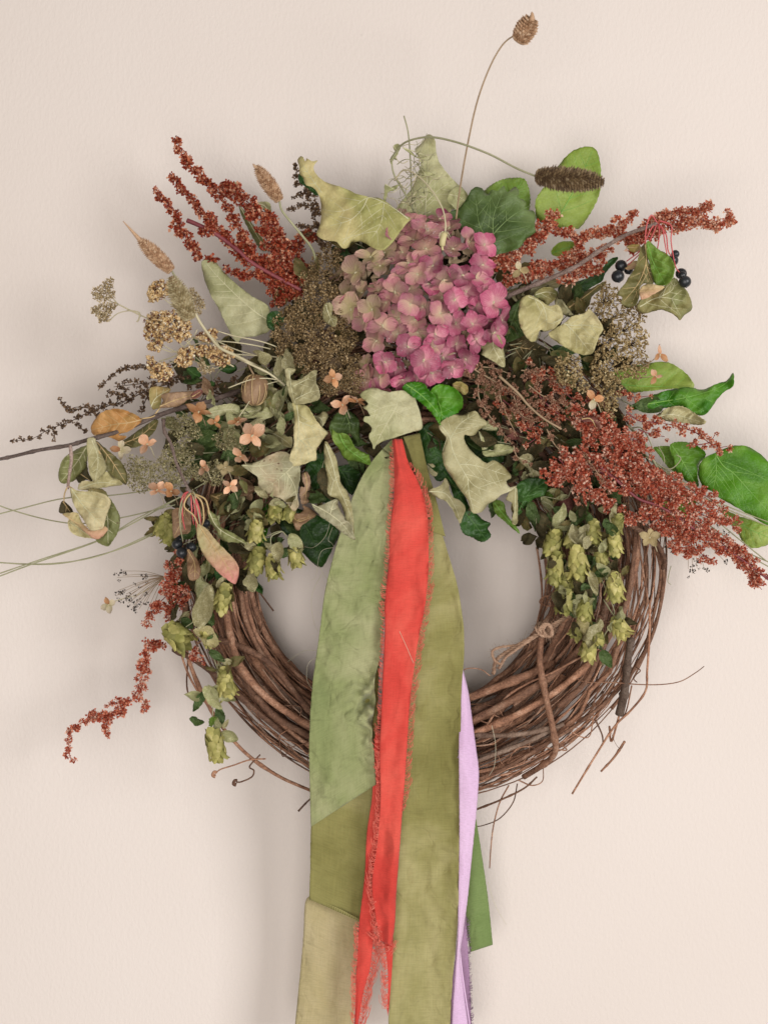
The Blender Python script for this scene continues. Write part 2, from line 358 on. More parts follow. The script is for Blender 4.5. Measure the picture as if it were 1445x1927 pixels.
# ------------------------------------------------------------------ jute twine
TW = plain_mat('jute_twine', '8e6c56', 'c2a288', 0.85, 300, 0.5)
def twine():
    t = thing('twine_tie', 'fuzzy jute twine knotted round the right side of the vine ring', 'twine', P(1025, 1185, 9))
    def rope(pts, r, name, nply=3):
        mb = MB(); c = catmull(pts, 12); k = len(c); V = [P(*p) for p in c]
        for q in range(nply):
            vv = []
            for i, p in enumerate(V):
                a = i*0.55+q*2*math.pi/nply; rr_ = r; tn = (V[min(i+1, k-1)]-V[max(0, i-1)]).normalized(); n1 = tn.cross(Vector((0, 1, 0))).normalized(); n2 = tn.cross(n1)
                vv.append(p+(n1*math.cos(a)+n2*math.sin(a))*R_(r*0.42, 9))
            mb.tube(vv, R_(r*0.42, 9), 5)
        for i in range(90):
            p = V[random.randrange(k)]; dv = Vector((random.gauss(0, 1), random.gauss(0, .6), random.gauss(0, 1)))*0.0028
            mb.tube([p, p+dv*0.6, p+dv+Vector((random.gauss(0, .001), 0, random.gauss(0, .001)))], 0.00010, 3)
        mb.build(name, TW, t)
    rope([(1018, 1190, 10.5), (990, 1205, 10.2), (965, 1220, 9.4), (945, 1232, 8.6), (932, 1246, 8), (928, 1268, 7)], 5, 'strand')
    rope([(1012, 1195, 10.4), (985, 1212, 10.2), (962, 1228, 9.6), (950, 1238, 9), (938, 1258, 8)], 4, 'strand')
    rope([(995, 1208, 10), (970, 1214, 9.4), (940, 1218, 9), (926, 1226, 8.8), (930, 1242, 8.8), (940, 1250, 8.5)], 3.2, 'strand')
    rope([(1028, 1182, 10.8), (1045, 1172, 11), (1062, 1162, 10.5), (1090, 1140, 9)], 4.5, 'strand')
    rope([(1022, 1190, 10.4), (1044, 1178, 10.6), (1068, 1160, 10), (1100, 1150, 8)], 4, 'strand')
    for k in range(3):
        rope([(1012+3*k, 1172, 9.4), (1008+6*k, 1182, 11), (1018+5*k, 1196, 11.4), (1034+2*k, 1196, 11.2), (1036+k, 1182, 11.4), (1024+3*k, 1174, 11.4), (1012+4*k, 1186, 11.2)], 3.3, 'knot_loop')
twine()

# ------------------------------------------------------------------ cloth ribbons
def cloth_mat(name, c1, c2, c3, rough=0.85, crease=0.6, blot=7, trans=0.15):
    t = NT(name); v = t.coords('Object', 1.0)
    n1 = t.noise(v, blot, 4, 0.6, 0.4); col = t.ramp(n1, [(0.32, lin(c1)), (0.5, lin(c2)), (0.68, lin(c3))])
    wv = t.n('ShaderNodeUVMap'); mp = t.n('ShaderNodeMapping'); t.l(wv.outputs[0], mp.inputs[0]); mp.inputs['Scale'].default_value = (55, 900, 1)
    th1 = t.noise(mp.outputs[0], 1.0, 3, 0.6)
    mp2 = t.n('ShaderNodeMapping'); t.l(wv.outputs[0], mp2.inputs[0]); mp2.inputs['Scale'].default_value = (1400, 40, 1)
    th2 = t.noise(mp2.outputs[0], 1.0, 3, 0.6)
    a = t.n('ShaderNodeMath', operation='ADD'); t.l(th1, a.inputs[0]); t.l(th2, a.inputs[1])
    h = t.n('ShaderNodeMath', operation='MULTIPLY'); t.l(a.outputs[0], h.inputs[0]); h.inputs[1].default_value = 0.5
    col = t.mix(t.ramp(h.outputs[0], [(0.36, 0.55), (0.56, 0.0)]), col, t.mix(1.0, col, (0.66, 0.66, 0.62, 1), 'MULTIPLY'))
    # fine crumple lines
    dn = t.n('ShaderNodeTexNoise'); dn.inputs['Scale'].default_value = 30; t.l(v, dn.inputs['Vector'])
    ad = t.mix(0.06, v, dn.outputs['Color'])
    vo = t.n('ShaderNodeTexVoronoi', feature='DISTANCE_TO_EDGE'); vo.inputs['Scale'].default_value = 34; t.l(ad, vo.inputs['Vector'])
    cr = t.ramp(vo.outputs['Distance'], [(0.0, 0.0), (0.09, 1.0)])
    vo2 = t.n('ShaderNodeTexVoronoi', feature='DISTANCE_TO_EDGE'); vo2.inputs['Scale'].default_value = 85; t.l(ad, vo2.inputs['Vector'])
    cr2 = t.ramp(vo2.outputs['Distance'], [(0.0, 0.0), (0.12, 1.0)])
    col = t.mix(t.ramp(vo.outputs['Distance'], [(0.0, 0.13*crease), (0.04, 0.0)]), col, t.mix(1.0, col, (0.72, 0.7, 0.6, 1), 'MULTIPLY'))  # crease shade put into the cloth colour
    b = t.bump(t.noise(v, 22, 5, 0.62, 0.3), crease, 0.0042); b = t.bump(cr, crease*0.45, 0.0010, b); b = t.bump(cr2, crease*0.2, 0.0006, b); b = t.bump(h.outputs[0], 0.35, 0.0007, b)
    m = t.fin(col, rough, b, trans, 0.2); t.b.inputs['Sheen Weight'].default_value = 0.15
    return m
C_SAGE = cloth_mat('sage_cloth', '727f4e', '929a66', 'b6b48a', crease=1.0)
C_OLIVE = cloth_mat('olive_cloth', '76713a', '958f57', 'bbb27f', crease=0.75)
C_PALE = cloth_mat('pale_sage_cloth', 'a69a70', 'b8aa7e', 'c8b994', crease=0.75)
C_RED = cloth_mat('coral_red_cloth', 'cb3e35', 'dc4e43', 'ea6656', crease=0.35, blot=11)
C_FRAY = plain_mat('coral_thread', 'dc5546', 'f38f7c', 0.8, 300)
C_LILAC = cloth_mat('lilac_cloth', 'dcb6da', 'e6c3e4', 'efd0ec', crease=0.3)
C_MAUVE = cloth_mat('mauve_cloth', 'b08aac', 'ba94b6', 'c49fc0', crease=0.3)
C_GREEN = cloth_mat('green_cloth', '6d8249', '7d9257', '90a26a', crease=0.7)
def ribbon(name, label, L, Rr, mat, dfun, nu=16, parent=None, wr=0.16, seed=0, thick=0.0006, dense=4.5):
    nu = int(nu*1.7)
    """L / Rr: left and right edges in photo px; dfun(u, v, x, y) -> depth in cm"""
    nv = max(12, int(max(plen(L), plen(Rr))/dense))
    A = resample(catmull(L, 8), nv+1); B = resample(catmull(Rr, 8), nv+1); rs = random.Random(seed)
    vs = []; fs = []; uvs = []; ln = plen(L)*S
    for j in range(nv+1):
        for i in range(nu+1):
            u, v = i/nu, j/nv; x = A[j][0]+(B[j][0]-A[j][0])*u; y = A[j][1]+(B[j][1]-A[j][1])*u
            e = 0.7*noise.noise(Vector((u*3, j*0.7, seed+9)))*(1 if i in (0, nu) else 0)
            dd = dfun(u, v, x, y)+wr*noise.noise(Vector((x*0.02, y*0.011, seed)))*1.6+wr*0.5*noise.noise(Vector((x*0.06, y*0.035, seed+5)))
            rg = lambda a, b, k: 0.3-abs(noise.noise(Vector((x*a+y*b*.5, y*b-x*a*.35, seed+k))))
            dd += wr*1.35*(1.7*rg(.022, .010, 3)+1.0*rg(.012, .035, 11)+.45*rg(.06, .045, 21))+0.02*rg(.16, .12, 31)
            vs.append(P(x+e, y, dd)); uvs.append((u*0.08, v*ln))
    for j in range(nv):
        for i in range(nu):
            a = j*(nu+1)+i; fs.append((a, a+nu+1, a+nu+2, a+1))
    mb = MB(); mb.add(vs, fs); o = mb.build(name, mat, parent)
    uvl = o.data.uv_layers.new(name='UVMap')
    for lp in o.data.loops: uvl.data[lp.index].uv = uvs[lp.vertex_index]
    md = o.modifiers.new('thickness', 'SOLIDIFY'); md.thickness = thick; md.offset = -1
    if parent is None: tag(o, label, 'ribbon')
    return o
def fringe(parent, edge, d, mat, n, ln=9, side=-1, curl=1.0, seed=1, name='frayed_edge', r=0.42):
    """loose threads along an edge (px polyline)"""
    rs = random.Random(seed); c = resample(catmull(edge, 8), 400); mb = MB()
    for k in range(n):
        i = rs.randrange(2, 397); x, y = c[i]; tx, ty = c[i+2]-c[i-2]; l = math.hypot(tx, ty)+1e-6; tx /= l; ty /= l
        nx, ny = (ty*side*-1, -tx*side*-1)
        q = rs.uniform(0.4, 1.15)*ln*(0.75+0.9*abs(noise.noise(Vector((i*0.045, seed, 0)))))*min(1, i/30+.3, (400-i)/30+.3); ph = rs.uniform(-1, 1); pts = []
        for s_ in range(6):
            f = s_/5; w = curl*q*0.45*math.sin(f*4.2+ph)*f; up = -0.25*q*f
            pts.append(P(x+nx*(q*f-1.5)*(1-0.25*curl*f*f)+tx*w, y+ny*(q*f-1.5)+ty*w+up*0.5, (d(y) if callable(d) else d)+0.06+0.35*f*rs.uniform(-0.4, 1)))
        mb.tube(pts, R_(r, 9), 3, cap=False)
    mb.build(name, mat, parent, kind='stuff')
def dedge(y, top=9.5): # common depth of the ribbons going down over the ring
    if y < 1000: return top+(y-820)/180*1.4
    if y < 1400: return top+1.4
    return top+1.4-min(1.6, (y-1400)/260)
# green tail hanging behind on the right
ribbon('cloth_ribbon', 'short green ribbon tail hanging behind the lilac ribbon at lower right', [(866, 1500), (868, 1600), (872, 1700), (884, 1792)], [(889, 1500), (905, 1600), (918, 1690), (927, 1778)], C_GREEN,
       lambda u, v, x, y: 6.0-1.0*v+0.3*math.sin(u*4), 8, seed=3)
# lilac ribbon
lil = ribbon('cloth_ribbon', 'narrow lilac ribbon with a frayed left edge hanging beside the olive one', [(867, 1245), (866, 1330), (863, 1400), (864, 1560), (862, 1700), (861, 1760), (855, 1850), (848, 1960)], [(870, 1255), (881, 1300), (888, 1350), (896, 1410), (901, 1455), (897, 1520), (888, 1610), (880, 1690), (872, 1750), (866, 1800), (873, 1870), (885, 1960)], C_LILAC,
       lambda u, v, x, y: dedge(y, 8.6)-0.35-0.75*max(0, 1-max(0, y-1255)/170)+0.3*math.sin(u*3.1)+(-0.5*u), 8, seed=4, wr=.12)
ribbon('turned_back_fold', '', [(862, 1735), (858, 1790), (850, 1860), (846, 1960)], [(876, 1715), (880, 1780), (884, 1850), (888, 1960)], C_MAUVE, lambda u, v, x, y: dedge(y, 7.2)-1.7, 8, parent=lil, seed=8)
fringe(lil, [(864, 1400), (864, 1560), (861, 1700), (858, 1740)], lambda y: dedge(y, 8.3)-0.9, C_LILAC, 230, 6, 1, 0.4, 3)
fringe(lil, [(878, 1720), (881, 1780), (884, 1850), (888, 1940)], lambda y: dedge(y, 7.2)-1.6, C_MAUVE, 150, 7, -1, 0.4, 4)
mbt = MB(); cc = [(862, 1740, 7.6), (866, 1800, 7.6), (872, 1850, 7.6), (884, 1930, 7.6)]; stem(mbt, cc, 1.6, 1.6, 6, 8); mbt.build('twisted_hem', C_LILAC, lil)
# right olive ribbon
oli = ribbon('cloth_ribbon', 'long wide olive ribbon hanging to the right of the coral red ribbon', [(754, 822), (772, 900), (782, 1000), (780, 1100), (770, 1200), (760, 1300), (752, 1400), (746, 1550), (740, 1650), (735, 1760), (733, 1860), (730, 1960)],
       [(782, 822), (806, 900), (822, 970), (842, 1040), (860, 1100), (871, 1170), (873, 1230), (868, 1300), (866, 1400), (864, 1550), (862, 1700), (857, 1780), (850, 1860), (846, 1960)], C_OLIVE,
       lambda u, v, x, y: dedge(y, 8.8)-0.5+0.45*math.sin(u*5.0+0.4+v*1.2)*min(1, v*4)-0.3*u, 20, seed=5, wr=0.26)
ribbon('folded_edge', '', [(758, 822), (772, 860), (785, 905), (803, 950), (812, 1000)], [(790, 815), (797, 850), (806, 890), (818, 930), (838, 1010)], C_OLIVE, lambda u, v, x, y: dedge(y, 9.4)-0.1+0.4*u*(1-v), 8, parent=oli, seed=9)
# left olive ribbon that shows under the sage one
ol2 = ribbon('cloth_ribbon', 'olive ribbon showing below the sage ribbon with a pinked bottom end', [(640, 1180), (600, 1350), (586, 1540), (584, 1640), (582, 1692)], [(716, 1180), (712, 1300), (708, 1420), (697, 1540), (690, 1640), (683, 1737)], C_OLIVE,
       lambda u, v, x, y: dedge(y, 8.8)-0.5+0.35*math.sin(u*4.4+v*2), 14, seed=6)
mbz = MB(); zz = []
for i in range(25):
    f = i/24; x, y = 581+103*f, 1691+47*f**1.25
    zz.append((x, y-3, 8.32)); zz.append((x+2, y+3.2, 8.32))
vs = []; fs = []
for i in range(24):
    f = i/24; x, y = 581+103*f, 1690+46*f**1.25; x2, y2 = 581+103*(i+1)/24, 1690+46*((i+1)/24)**1.25
    d = dedge(1700, 8.8)-0.35; k = len(vs)
    vs += [P(x, y-2, d), P(x2, y2-2, d), P((x+x2)/2, (y+y2)/2+6, d), P(x, y-2, d-0.05), P(x2, y2-2, d-0.05), P((x+x2)/2, (y+y2)/2+4, d-0.05)]
    fs += [(k, k+2, k+1), (k+3, k+4, k+5), (k, k+3, k+5, k+2), (k+1, k+2, k+5, k+4)]
mbz.add(vs, fs); mbz.build('pinked_edge', C_OLIVE, ol2, smooth=False)
ribbon('cloth_ribbon', 'pale washed sage ribbon running off the bottom edge below the olive end', [(584, 1684), (574, 1700), (571, 1760), (564, 1840), (552, 1960)], [(680, 1728), (673, 1750), (671, 1810), (668, 1870), (664, 1960)], C_PALE,
       lambda u, v, x, y: dedge(y, 8.8)-1.5+0.3*math.sin(u*4.0+1), 14, seed=7)
# coral red ribbon
redd = lambda u, v, x, y: dedge(y, 10.4)-0.15+0.4*math.sin(u*3.14)+0.3*math.sin(u*6+v*3)
redL = [(738, 826), (741, 880), (740, 940), (733, 1000), (731, 1060), (724, 1130), (724, 1190), (720, 1270), (717, 1350), (714, 1420), (716, 1500), (710, 1580), (700, 1660), (706, 1720), (715, 1770)]
redR = [(756, 826), (768, 870), (790, 915), (803, 960), (806, 1020), (806, 1080), (798, 1150), (786, 1210), (775, 1290), (768, 1370), (764, 1440), (757, 1530), (752, 1600), (746, 1680), (743, 1740), (736, 1780)]
red = ribbon('cloth_ribbon', 'coral red ribbon with frayed edges hanging down the middle', redL, redR, C_RED, redd, 14, seed=10, wr=0.2, thick=0.0008)
b1 = ribbon('back_layer', '', [(706, 1380), (702, 1440), (700, 1500), (690, 1570), (687, 1640), (682, 1700), (676, 1735)], [(740, 1380), (738, 1500), (730, 1600), (716, 1700), (712, 1745)], C_RED, lambda u, v, x, y: dedge(y, 10.4)-1.05, 8, parent=red, seed=11)
b2 = ribbon('left_tail', '', [(690, 1590), (686, 1650), (676, 1735), (672, 1800), (669, 1860), (667, 1927), (664, 1960)], [(725, 1590), (716, 1650), (710, 1700), (703, 1760), (697, 1820), (684, 1870), (672, 1940), (668, 1960)], C_RED, lambda u, v, x, y: dedge(y, 10.4)-1.3+0.8*min(1, v*3)+0.4*math.sin(u*3)*v, 8, parent=red, seed=12)
b3 = ribbon('right_tail', '', [(715, 1750), (727, 1800), (730, 1850), (728, 1900)], [(740, 1750), (739, 1800), (735, 1860), (730, 1912)], C_RED, lambda u, v, x, y: dedge(y, 10.4)-0.5, 4, parent=red, seed=13)
DE = lambda y: dedge(y, 10.4)
fringe(red, redL[:11], DE, C_FRAY, 620, 13, 1, .55, 21, r=.36)
fringe(red, [(700, 1752), (716, 1772), (730, 1782), (744, 1770)], DE, C_FRAY, 60, 18, 1, 1.5, 28)
fringe(red, redR[1:12], DE, C_FRAY, 640, 18, -1, 1.0, 22, r=.36)
fringe(red, redL[9:], DE, C_FRAY, 300, 17, 1, 1.2, 23, r=.36)
fringe(red, [(674, 1735), (672, 1800), (669, 1860), (667, 1927)], lambda y: DE(y)-0.5, C_FRAY, 220, 13, 1, 1.1, 24, r=.38)
fringe(red, [(710, 1700), (703, 1760), (697, 1820), (684, 1870), (672, 1940)], lambda y: DE(y)-0.5, C_FRAY, 320, 26, -1, 1.5, 25, r=.38)
fringe(red, [(700, 1640), (712, 1700), (722, 1760), (728, 1820), (730, 1900)], lambda y: DE(y)-0.3, C_FRAY, 300, 20, 1, 1.5, 26, r=.38)
# sage ribbon with crumple
def sage_d(u, v, x, y):
    d = dedge(y, 9.9)-0.1+0.3*math.sin(u*4+0.5)*min(1, v*3)
    q = math.exp(-((x-695)/20)**2-((y-1330)/70)**2)
    d += q*(0.9*math.sin((x*0.8+y)*0.13)+0.6*math.sin((y-x*0.6)*0.2)+0.6*noise.noise(Vector((x*.07, y*.05, 0)))+1.6*(.25-abs(noise.noise(Vector((x*.045+y*.03, y*.03, 5))))))
    q2 = math.exp(-((x-660)/35)**2-((y-1320)/60)**2); d += q2*0.35*math.sin((x*0.7+y*0.8)*0.16)
    return d
ribbon('cloth_ribbon', 'wide sage green ribbon on the left with crumpled edge and slanted cut end', [(738, 826), (700, 868), (672, 915), (650, 975), (632, 1030), (612, 1110), (603, 1180), (588, 1290), (582, 1390), (583, 1480), (585, 1556)],
       [(741, 828), (743, 870), (739, 930), (736, 1000), (730, 1080), (723, 1160), (717, 1230), (705, 1275), (706, 1320), (700, 1370), (704, 1420), (708, 1476)], C_SAGE, sage_d, 30, seed=2, wr=0.3, dense=4.0)
# loose threads
def threads():
    t = thing('loose_threads', 'fine pale cotton threads trailing beside the sage ribbon', 'threads', P(610, 1080, 7))
    M = plain_mat('pale_thread', 'c9c2a4', 'd8d2b8', 0.7)
    for pts in ([(622, 980, 9), (612, 1010, 9), (590, 1030, 8.6), (570, 1028, 8)], [(626, 992, 9), (618, 1015, 9), (624, 1022, 9), (628, 1028, 9.4)],
                [(628, 1030, 9.6), (608, 1035, 9), (600, 1050, 8.6), (594, 1085, 8), (585, 1092, 8)], [(600, 1065, 8.6), (612, 1085, 8.6), (618, 1092, 9)],
                [(606, 1080, 8.4), (590, 1110, 8), (586, 1140, 7.6), (592, 1175, 7.8), (600, 1190, 8.4)], [(600, 1225, 9.6), (575, 1224, 8.4), (555, 1235, 7.6), (542, 1245, 7)],
                [(598, 1235, 9.6), (580, 1250, 8.6), (578, 1280, 8.2), (590, 1300, 8.6)], [(798, 980, 11.3), (806, 1000, 11.5), (796, 1030, 11.6)], [(735, 1150, 11.9), (748, 1180, 12), (764, 1215, 12), (778, 1248, 12)],
                [(918, 1660, 5.8), (930, 1700, 5.5), (952, 1740, 5)], [(925, 1365, 9.6), (932, 1400, 9.8), (930, 1440, 9.6), (920, 1460, 9)]):
        mb = MB(); stem(mb, pts, 0.42, 0.32, 4, 10); mb.build('thread', M, t)
threads()
# ------------------------------------------------------------------ leaves
M_SAGE = leaf_mat('sage_leaf', '9c9e6c', 'b5b487', 'c6c29b', trans=0.12)
M_SAGEP = leaf_mat('pale_sage_leaf', '948c60', 'b9b289', 'ccc6a2', trans=0.12, spots=0.0)
M_SPOT = leaf_mat('spotted_sage_leaf', '9f9d7c', 'b2ad8d', 'bba88a', trans=0.1, spots=0.9)
M_YELG = leaf_mat('yellow_green_leaf', 'a3a263', 'bcb77c', 'c8b986', trans=0.15)
M_CREAM = leaf_mat('cream_green_leaf', 'b0a872', 'cfc594', 'dccfa4', trans=0.15)
M_DARK = leaf_mat('dark_green_leaf', '364a22', '526835', '6c7f4e', rough=0.42, trans=0.08)
M_DARK2 = leaf_mat('deep_green_leaf', '23401a', '345824', '46692f', rough=0.38, trans=0.08)
M_GREEN = leaf_mat('fresh_green_leaf', '3c7d16', '559420', '74aa3c', rough=0.35, trans=0.2)
M_LIGHTG = leaf_mat('light_green_leaf', '86a43a', '9db650', 'b2c46a', rough=0.42, trans=0.25)
M_MIDG = leaf_mat('mid_green_leaf', '5f812c', '7c9a3e', '93ac56', rough=0.42, trans=0.2)
M_BROWNG = leaf_mat('brown_green_leaf', '5c5a33', '7c7547', '8a6b45', trans=0.12, spots=0.5)
M_ORANGE = leaf_mat('orange_brown_leaf', 'ac7a44', 'c2955c', 'b0a060', trans=0.2, spots=0.5)
M_TAN = leaf_mat('tan_leaf', '8a6b50', 'a5876a', 'bd9d82', trans=0.15)
M_OLIVE = leaf_mat('olive_leaf', '7f8450', '9a9c68', 'a78f5c', trans=0.15, spots=0.7)
M_BLUSH = leaf_mat('blush_leaf', 'b9b07c', 'c9b488', 'd0a585', trans=0.15, spots=0.4, grad='dd9186')
M_MAROON = leaf_mat('maroon_leaf', '5f3230', '7d4a42', '8d6152', trans=0.1)
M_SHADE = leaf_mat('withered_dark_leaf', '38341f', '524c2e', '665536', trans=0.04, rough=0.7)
M_VIV = leaf_mat('vivid_green_leaf', '43780f', '5c941c', '80ad44', rough=0.36, trans=0.25)
M_VP = plain_mat('pale_vein', 'b9b690', 'cfcaa6', 0.6)
M_VG = plain_mat('green_vein', '6a9a3e', '86b054', 0.5)
M_VD = plain_mat('dark_vein', '68804a', '82965e', 0.5)
M_VK = plain_mat('deep_green_vein', '43652f', '557a3c', 0.5)
M_VB = plain_mat('tan_vein', 'b59a6a', 'c9ae80', 0.6)
VEIN = {M_SAGE: M_VP, M_SAGEP: M_VP, M_SPOT: M_VP, M_YELG: M_VP, M_CREAM: M_VP, M_DARK: M_VD, M_DARK2: M_VK, M_GREEN: M_VG, M_LIGHTG: M_VG, M_VIV: M_VG, M_MIDG: M_VG,
        M_BROWNG: M_VB, M_ORANGE: M_VB, M_TAN: M_VB, M_OLIVE: M_VP, M_BLUSH: M_VB, M_MAROON: M_VB, M_SHADE: M_VB}
def inpoly(px, py, poly):
    a = np.array(poly); x1, y1 = a[:, 0], a[:, 1]; x2, y2 = np.roll(x1, -1), np.roll(y1, -1)
    px = np.atleast_1d(px)[:, None]; py = np.atleast_1d(py)[:, None]
    c = ((y1 > py) != (y2 > py)) & (px < (x2-x1)*(py-y1)/(y2-y1+1e-12)+x1)
    return c.sum(1) % 2 == 1
def dist_seg(px, py, segs):
    """distance of each point to the nearest of segs [(x1,y1,x2,y2)]"""
    if len(segs) == 0: return np.full(len(px), 1e9)
    a = np.array(segs, float); px = np.asarray(px)[:, None]; py = np.asarray(py)[:, None]
    dx, dy = a[:, 2]-a[:, 0], a[:, 3]-a[:, 1]; l2 = dx*dx+dy*dy+1e-9
    t = np.clip(((px-a[:, 0])*dx+(py-a[:, 1])*dy)/l2, 0, 1)
    return np.sqrt((px-a[:, 0]-t*dx)**2+(py-a[:, 1]-t*dy)**2).min(1)
LN = [0]
def leaf(name, label, outline, mats, d, mids, parent=None, tilt=(0, 0), cup=0.0, wav=0.42, curl=0.7, ser=0, nside=6, smooth=3, puff=0.13, petiole=None, group=None, cat='leaf', fine=None, seed=None, rib=1.0, ang=48):
    """a real leaf blade: outline (photo px) gets its own depth, curl and thickness; veins are raised ribs on it"""
    LN[0] += 1; sd = LN[0]*3.7 if seed is None else seed; rs = random.Random(sd)
    out = np.array(catmull(outline, smooth, True))[:, :2]
    # even spacing + toothed / uneven edge
    cl = np.vstack([out, out[:1]]); per = plen(cl); step = max(2.2, min(5, per/110)); n = int(per/step); cl = resample(cl, n+1)[:-1]
    nx = np.roll(cl, -1, 0)-np.roll(cl, 1, 0); nx = nx/(np.linalg.norm(nx, axis=1)[:, None]+1e-9); nrm = np.stack([nx[:, 1], -nx[:, 0]], 1)
    ar = 0.5*np.sum(cl[:, 0]*np.roll(cl[:, 1], -1)-np.roll(cl[:, 0], -1)*cl[:, 1]); sg = 1 if ar > 0 else -1
    off = np.array([0.5*noise.noise(Vector((i*0.35, sd, 0)))+0.5*noise.noise(Vector((i*1.1, sd, 4))) for i in range(n)])*1.7
    if ser: off = off+np.array([((i % 3)-1)*ser for i in range(n)])
    cl = cl+nrm*(off*sg)[:, None]
    area = abs(ar); g = fine or max(2.6, min(5, math.sqrt(area/600)))
    x0, y0 = cl.min(0); x1, y1 = cl.max(0)
    gx, gy = np.meshgrid(np.arange(x0, x1, g), np.arange(y0, y1, g)); gx = gx.ravel(); gy = gy.ravel()
    jit = np.array([[rs.uniform(-.3, .3), rs.uniform(-.3, .3)] for _ in range(len(gx))])*g; gx = gx+jit[:, 0]; gy = gy+jit[:, 1]
    edges = [(cl[i][0], cl[i][1], cl[(i+1) % n][0], cl[(i+1) % n][1]) for i in range(n)]
    keep = inpoly(gx, gy, cl); gx, gy = gx[keep], gy[keep]
    if len(gx): kk = dist_seg(gx, gy, edges) > g*0.45; gx, gy = gx[kk], gy[kk]
    # veins
    vl = []
    main = [resample(catmull(m, 6), 26) for m in mids]
    for mi, m in enumerate(main):
        vl.append((m, (1.35 if mi == 0 else 1.05)*rib, 0.4*rib))
        L = plen(m)
        for k in range(nside):
            f = (k+0.7)/(nside+0.3)*0.9; i = int(f*25); i = min(24, i); p = m[i]; t = m[i+1]-m[i]; t = t/(np.linalg.norm(t)+1e-9)
            for sgn in (-1, 1):
                a0 = math.radians(ang+rs.uniform(-6, 6)); q = p.copy(); pts = [q.copy()]
                for s_ in range(40):
                    a = a0*(1-0.35*s_/25); di = np.array([t[0]*math.cos(a)-sgn*t[1]*math.sin(a), t[1]*math.cos(a)+sgn*t[0]*math.sin(a)])
                    q = q+di*4.0
                    if not inpoly(q[0], q[1], cl)[0]: break
                    if s_ > 1 and len(main) > 1 and min(np.linalg.norm(o-q, axis=1).min() for j, o in enumerate(main) if j != mi) < 5: break
                    pts.append(q.copy())
                if len(pts) > 3: vl.append((np.array(pts[:-1] if len(pts) > 4 else pts), 0.62*rib, 0.25*rib))
    segs = []; ms = []
    for m, _, _ in vl:
        ss = [(m[i][0], m[i][1], m[i+1][0], m[i+1][1]) for i in range(0, len(m)-1)]
        segs += ss
    for m in main: ms += [(m[i][0], m[i][1], m[i+1][0], m[i+1][1]) for i in range(len(m)-1)]
    cx, cy = cl.mean(0); sz = math.sqrt(area)
    def depth(X, Y):
        X = np.asarray(X, float); Y = np.asarray(Y, float)
        dv = dist_seg(X, Y, segs); dm = dist_seg(X, Y, ms) if ms else 0*X; de = dist_seg(X, Y, edges)
        z = d+tilt[0]*(X-cx)/100+tilt[1]*(Y-cy)/100+cup*(np.minimum(dm, 120)/50.0)**1.5
        sc = 1.0/max(26, sz*0.5)
        z = z+wav*np.array([noise.noise(Vector((x*sc, y*sc, sd)))+1.1*(0.32-abs(noise.noise(Vector((x*sc*1.3+y*sc*.6, y*sc*1.5, sd+7)))))+0.22*(0.3-abs(noise.noise(Vector((x*sc*4.1, y*sc*3.3, sd+17))))) for x, y in zip(X, Y)])
        z = z+curl*np.exp(-de/6.0)*1.9*(-0.12+np.array([noise.noise(Vector((x*.035, y*.035, sd+3))) for x, y in zip(X, Y)]))
        z = z+puff*(1-np.exp(-(dv/7.0)**1.3))
        return z
    allx = np.r_[cl[:, 0], gx]; ally = np.r_[cl[:, 1], gy]
    r = geometry.delaunay_2d_cdt([Vector((x, y)) for x, y in zip(allx, ally)], [(i, (i+1) % n) for i in range(n)], [], 1, 1e-4)
    V, F = r[0], r[2]
    X = np.array([v.x for v in V]); Y = np.array([v.y for v in V]); cen = np.array([[sum(X[i] for i in f)/3, sum(Y[i] for i in f)/3] for f in F])
    ok = inpoly(cen[:, 0], cen[:, 1], cl); Zd = depth(X, Y)
    vs = [P(x, y, z) for x, y, z in zip(X, Y, Zd)]; fs = []
    for f, k in zip(F, ok):
        if not k: continue
        a, b, c = f
        cr = (X[b]-X[a])*(Y[c]-Y[a])-(X[c]-X[a])*(Y[b]-Y[a])
        fs.append((a, b, c) if cr < 0 else (a, c, b))   # photo y is down: this winding faces the room
    mb = MB(); mb.add(vs, fs); o = mb.build(name, mats, parent)
    md = o.modifiers.new('thickness', 'SOLIDIFY'); md.thickness = 0.00022; md.offset = -1
    vb = MB()
    for m, ra, rb in vl:
        zz = depth(m[:, 0], m[:, 1]); k = len(m)
        vb.tube([P(x, y, z+0.012) for (x, y), z in zip(m, zz)], [R_(ra+(rb-ra)*i/(k-1), d) for i in range(k)], 5)
    if vl: vb.build('vein', VEIN[mats], o)
    if petiole:
        pb = MB(); stem(pb, petiole, 1.6, 1.3, 6, 6); pb.build('leaf_stalk', VEIN[mats], o)
    if parent is None: tag(o, label, cat, group)
    elif label: o['label'] = label
    return o
def TL(name, label, zi, s, mat, d, mids, **k):
    return leaf(name, label, Z(zi, s), mat, d, [Z(zi, m) for m in mids], **k)

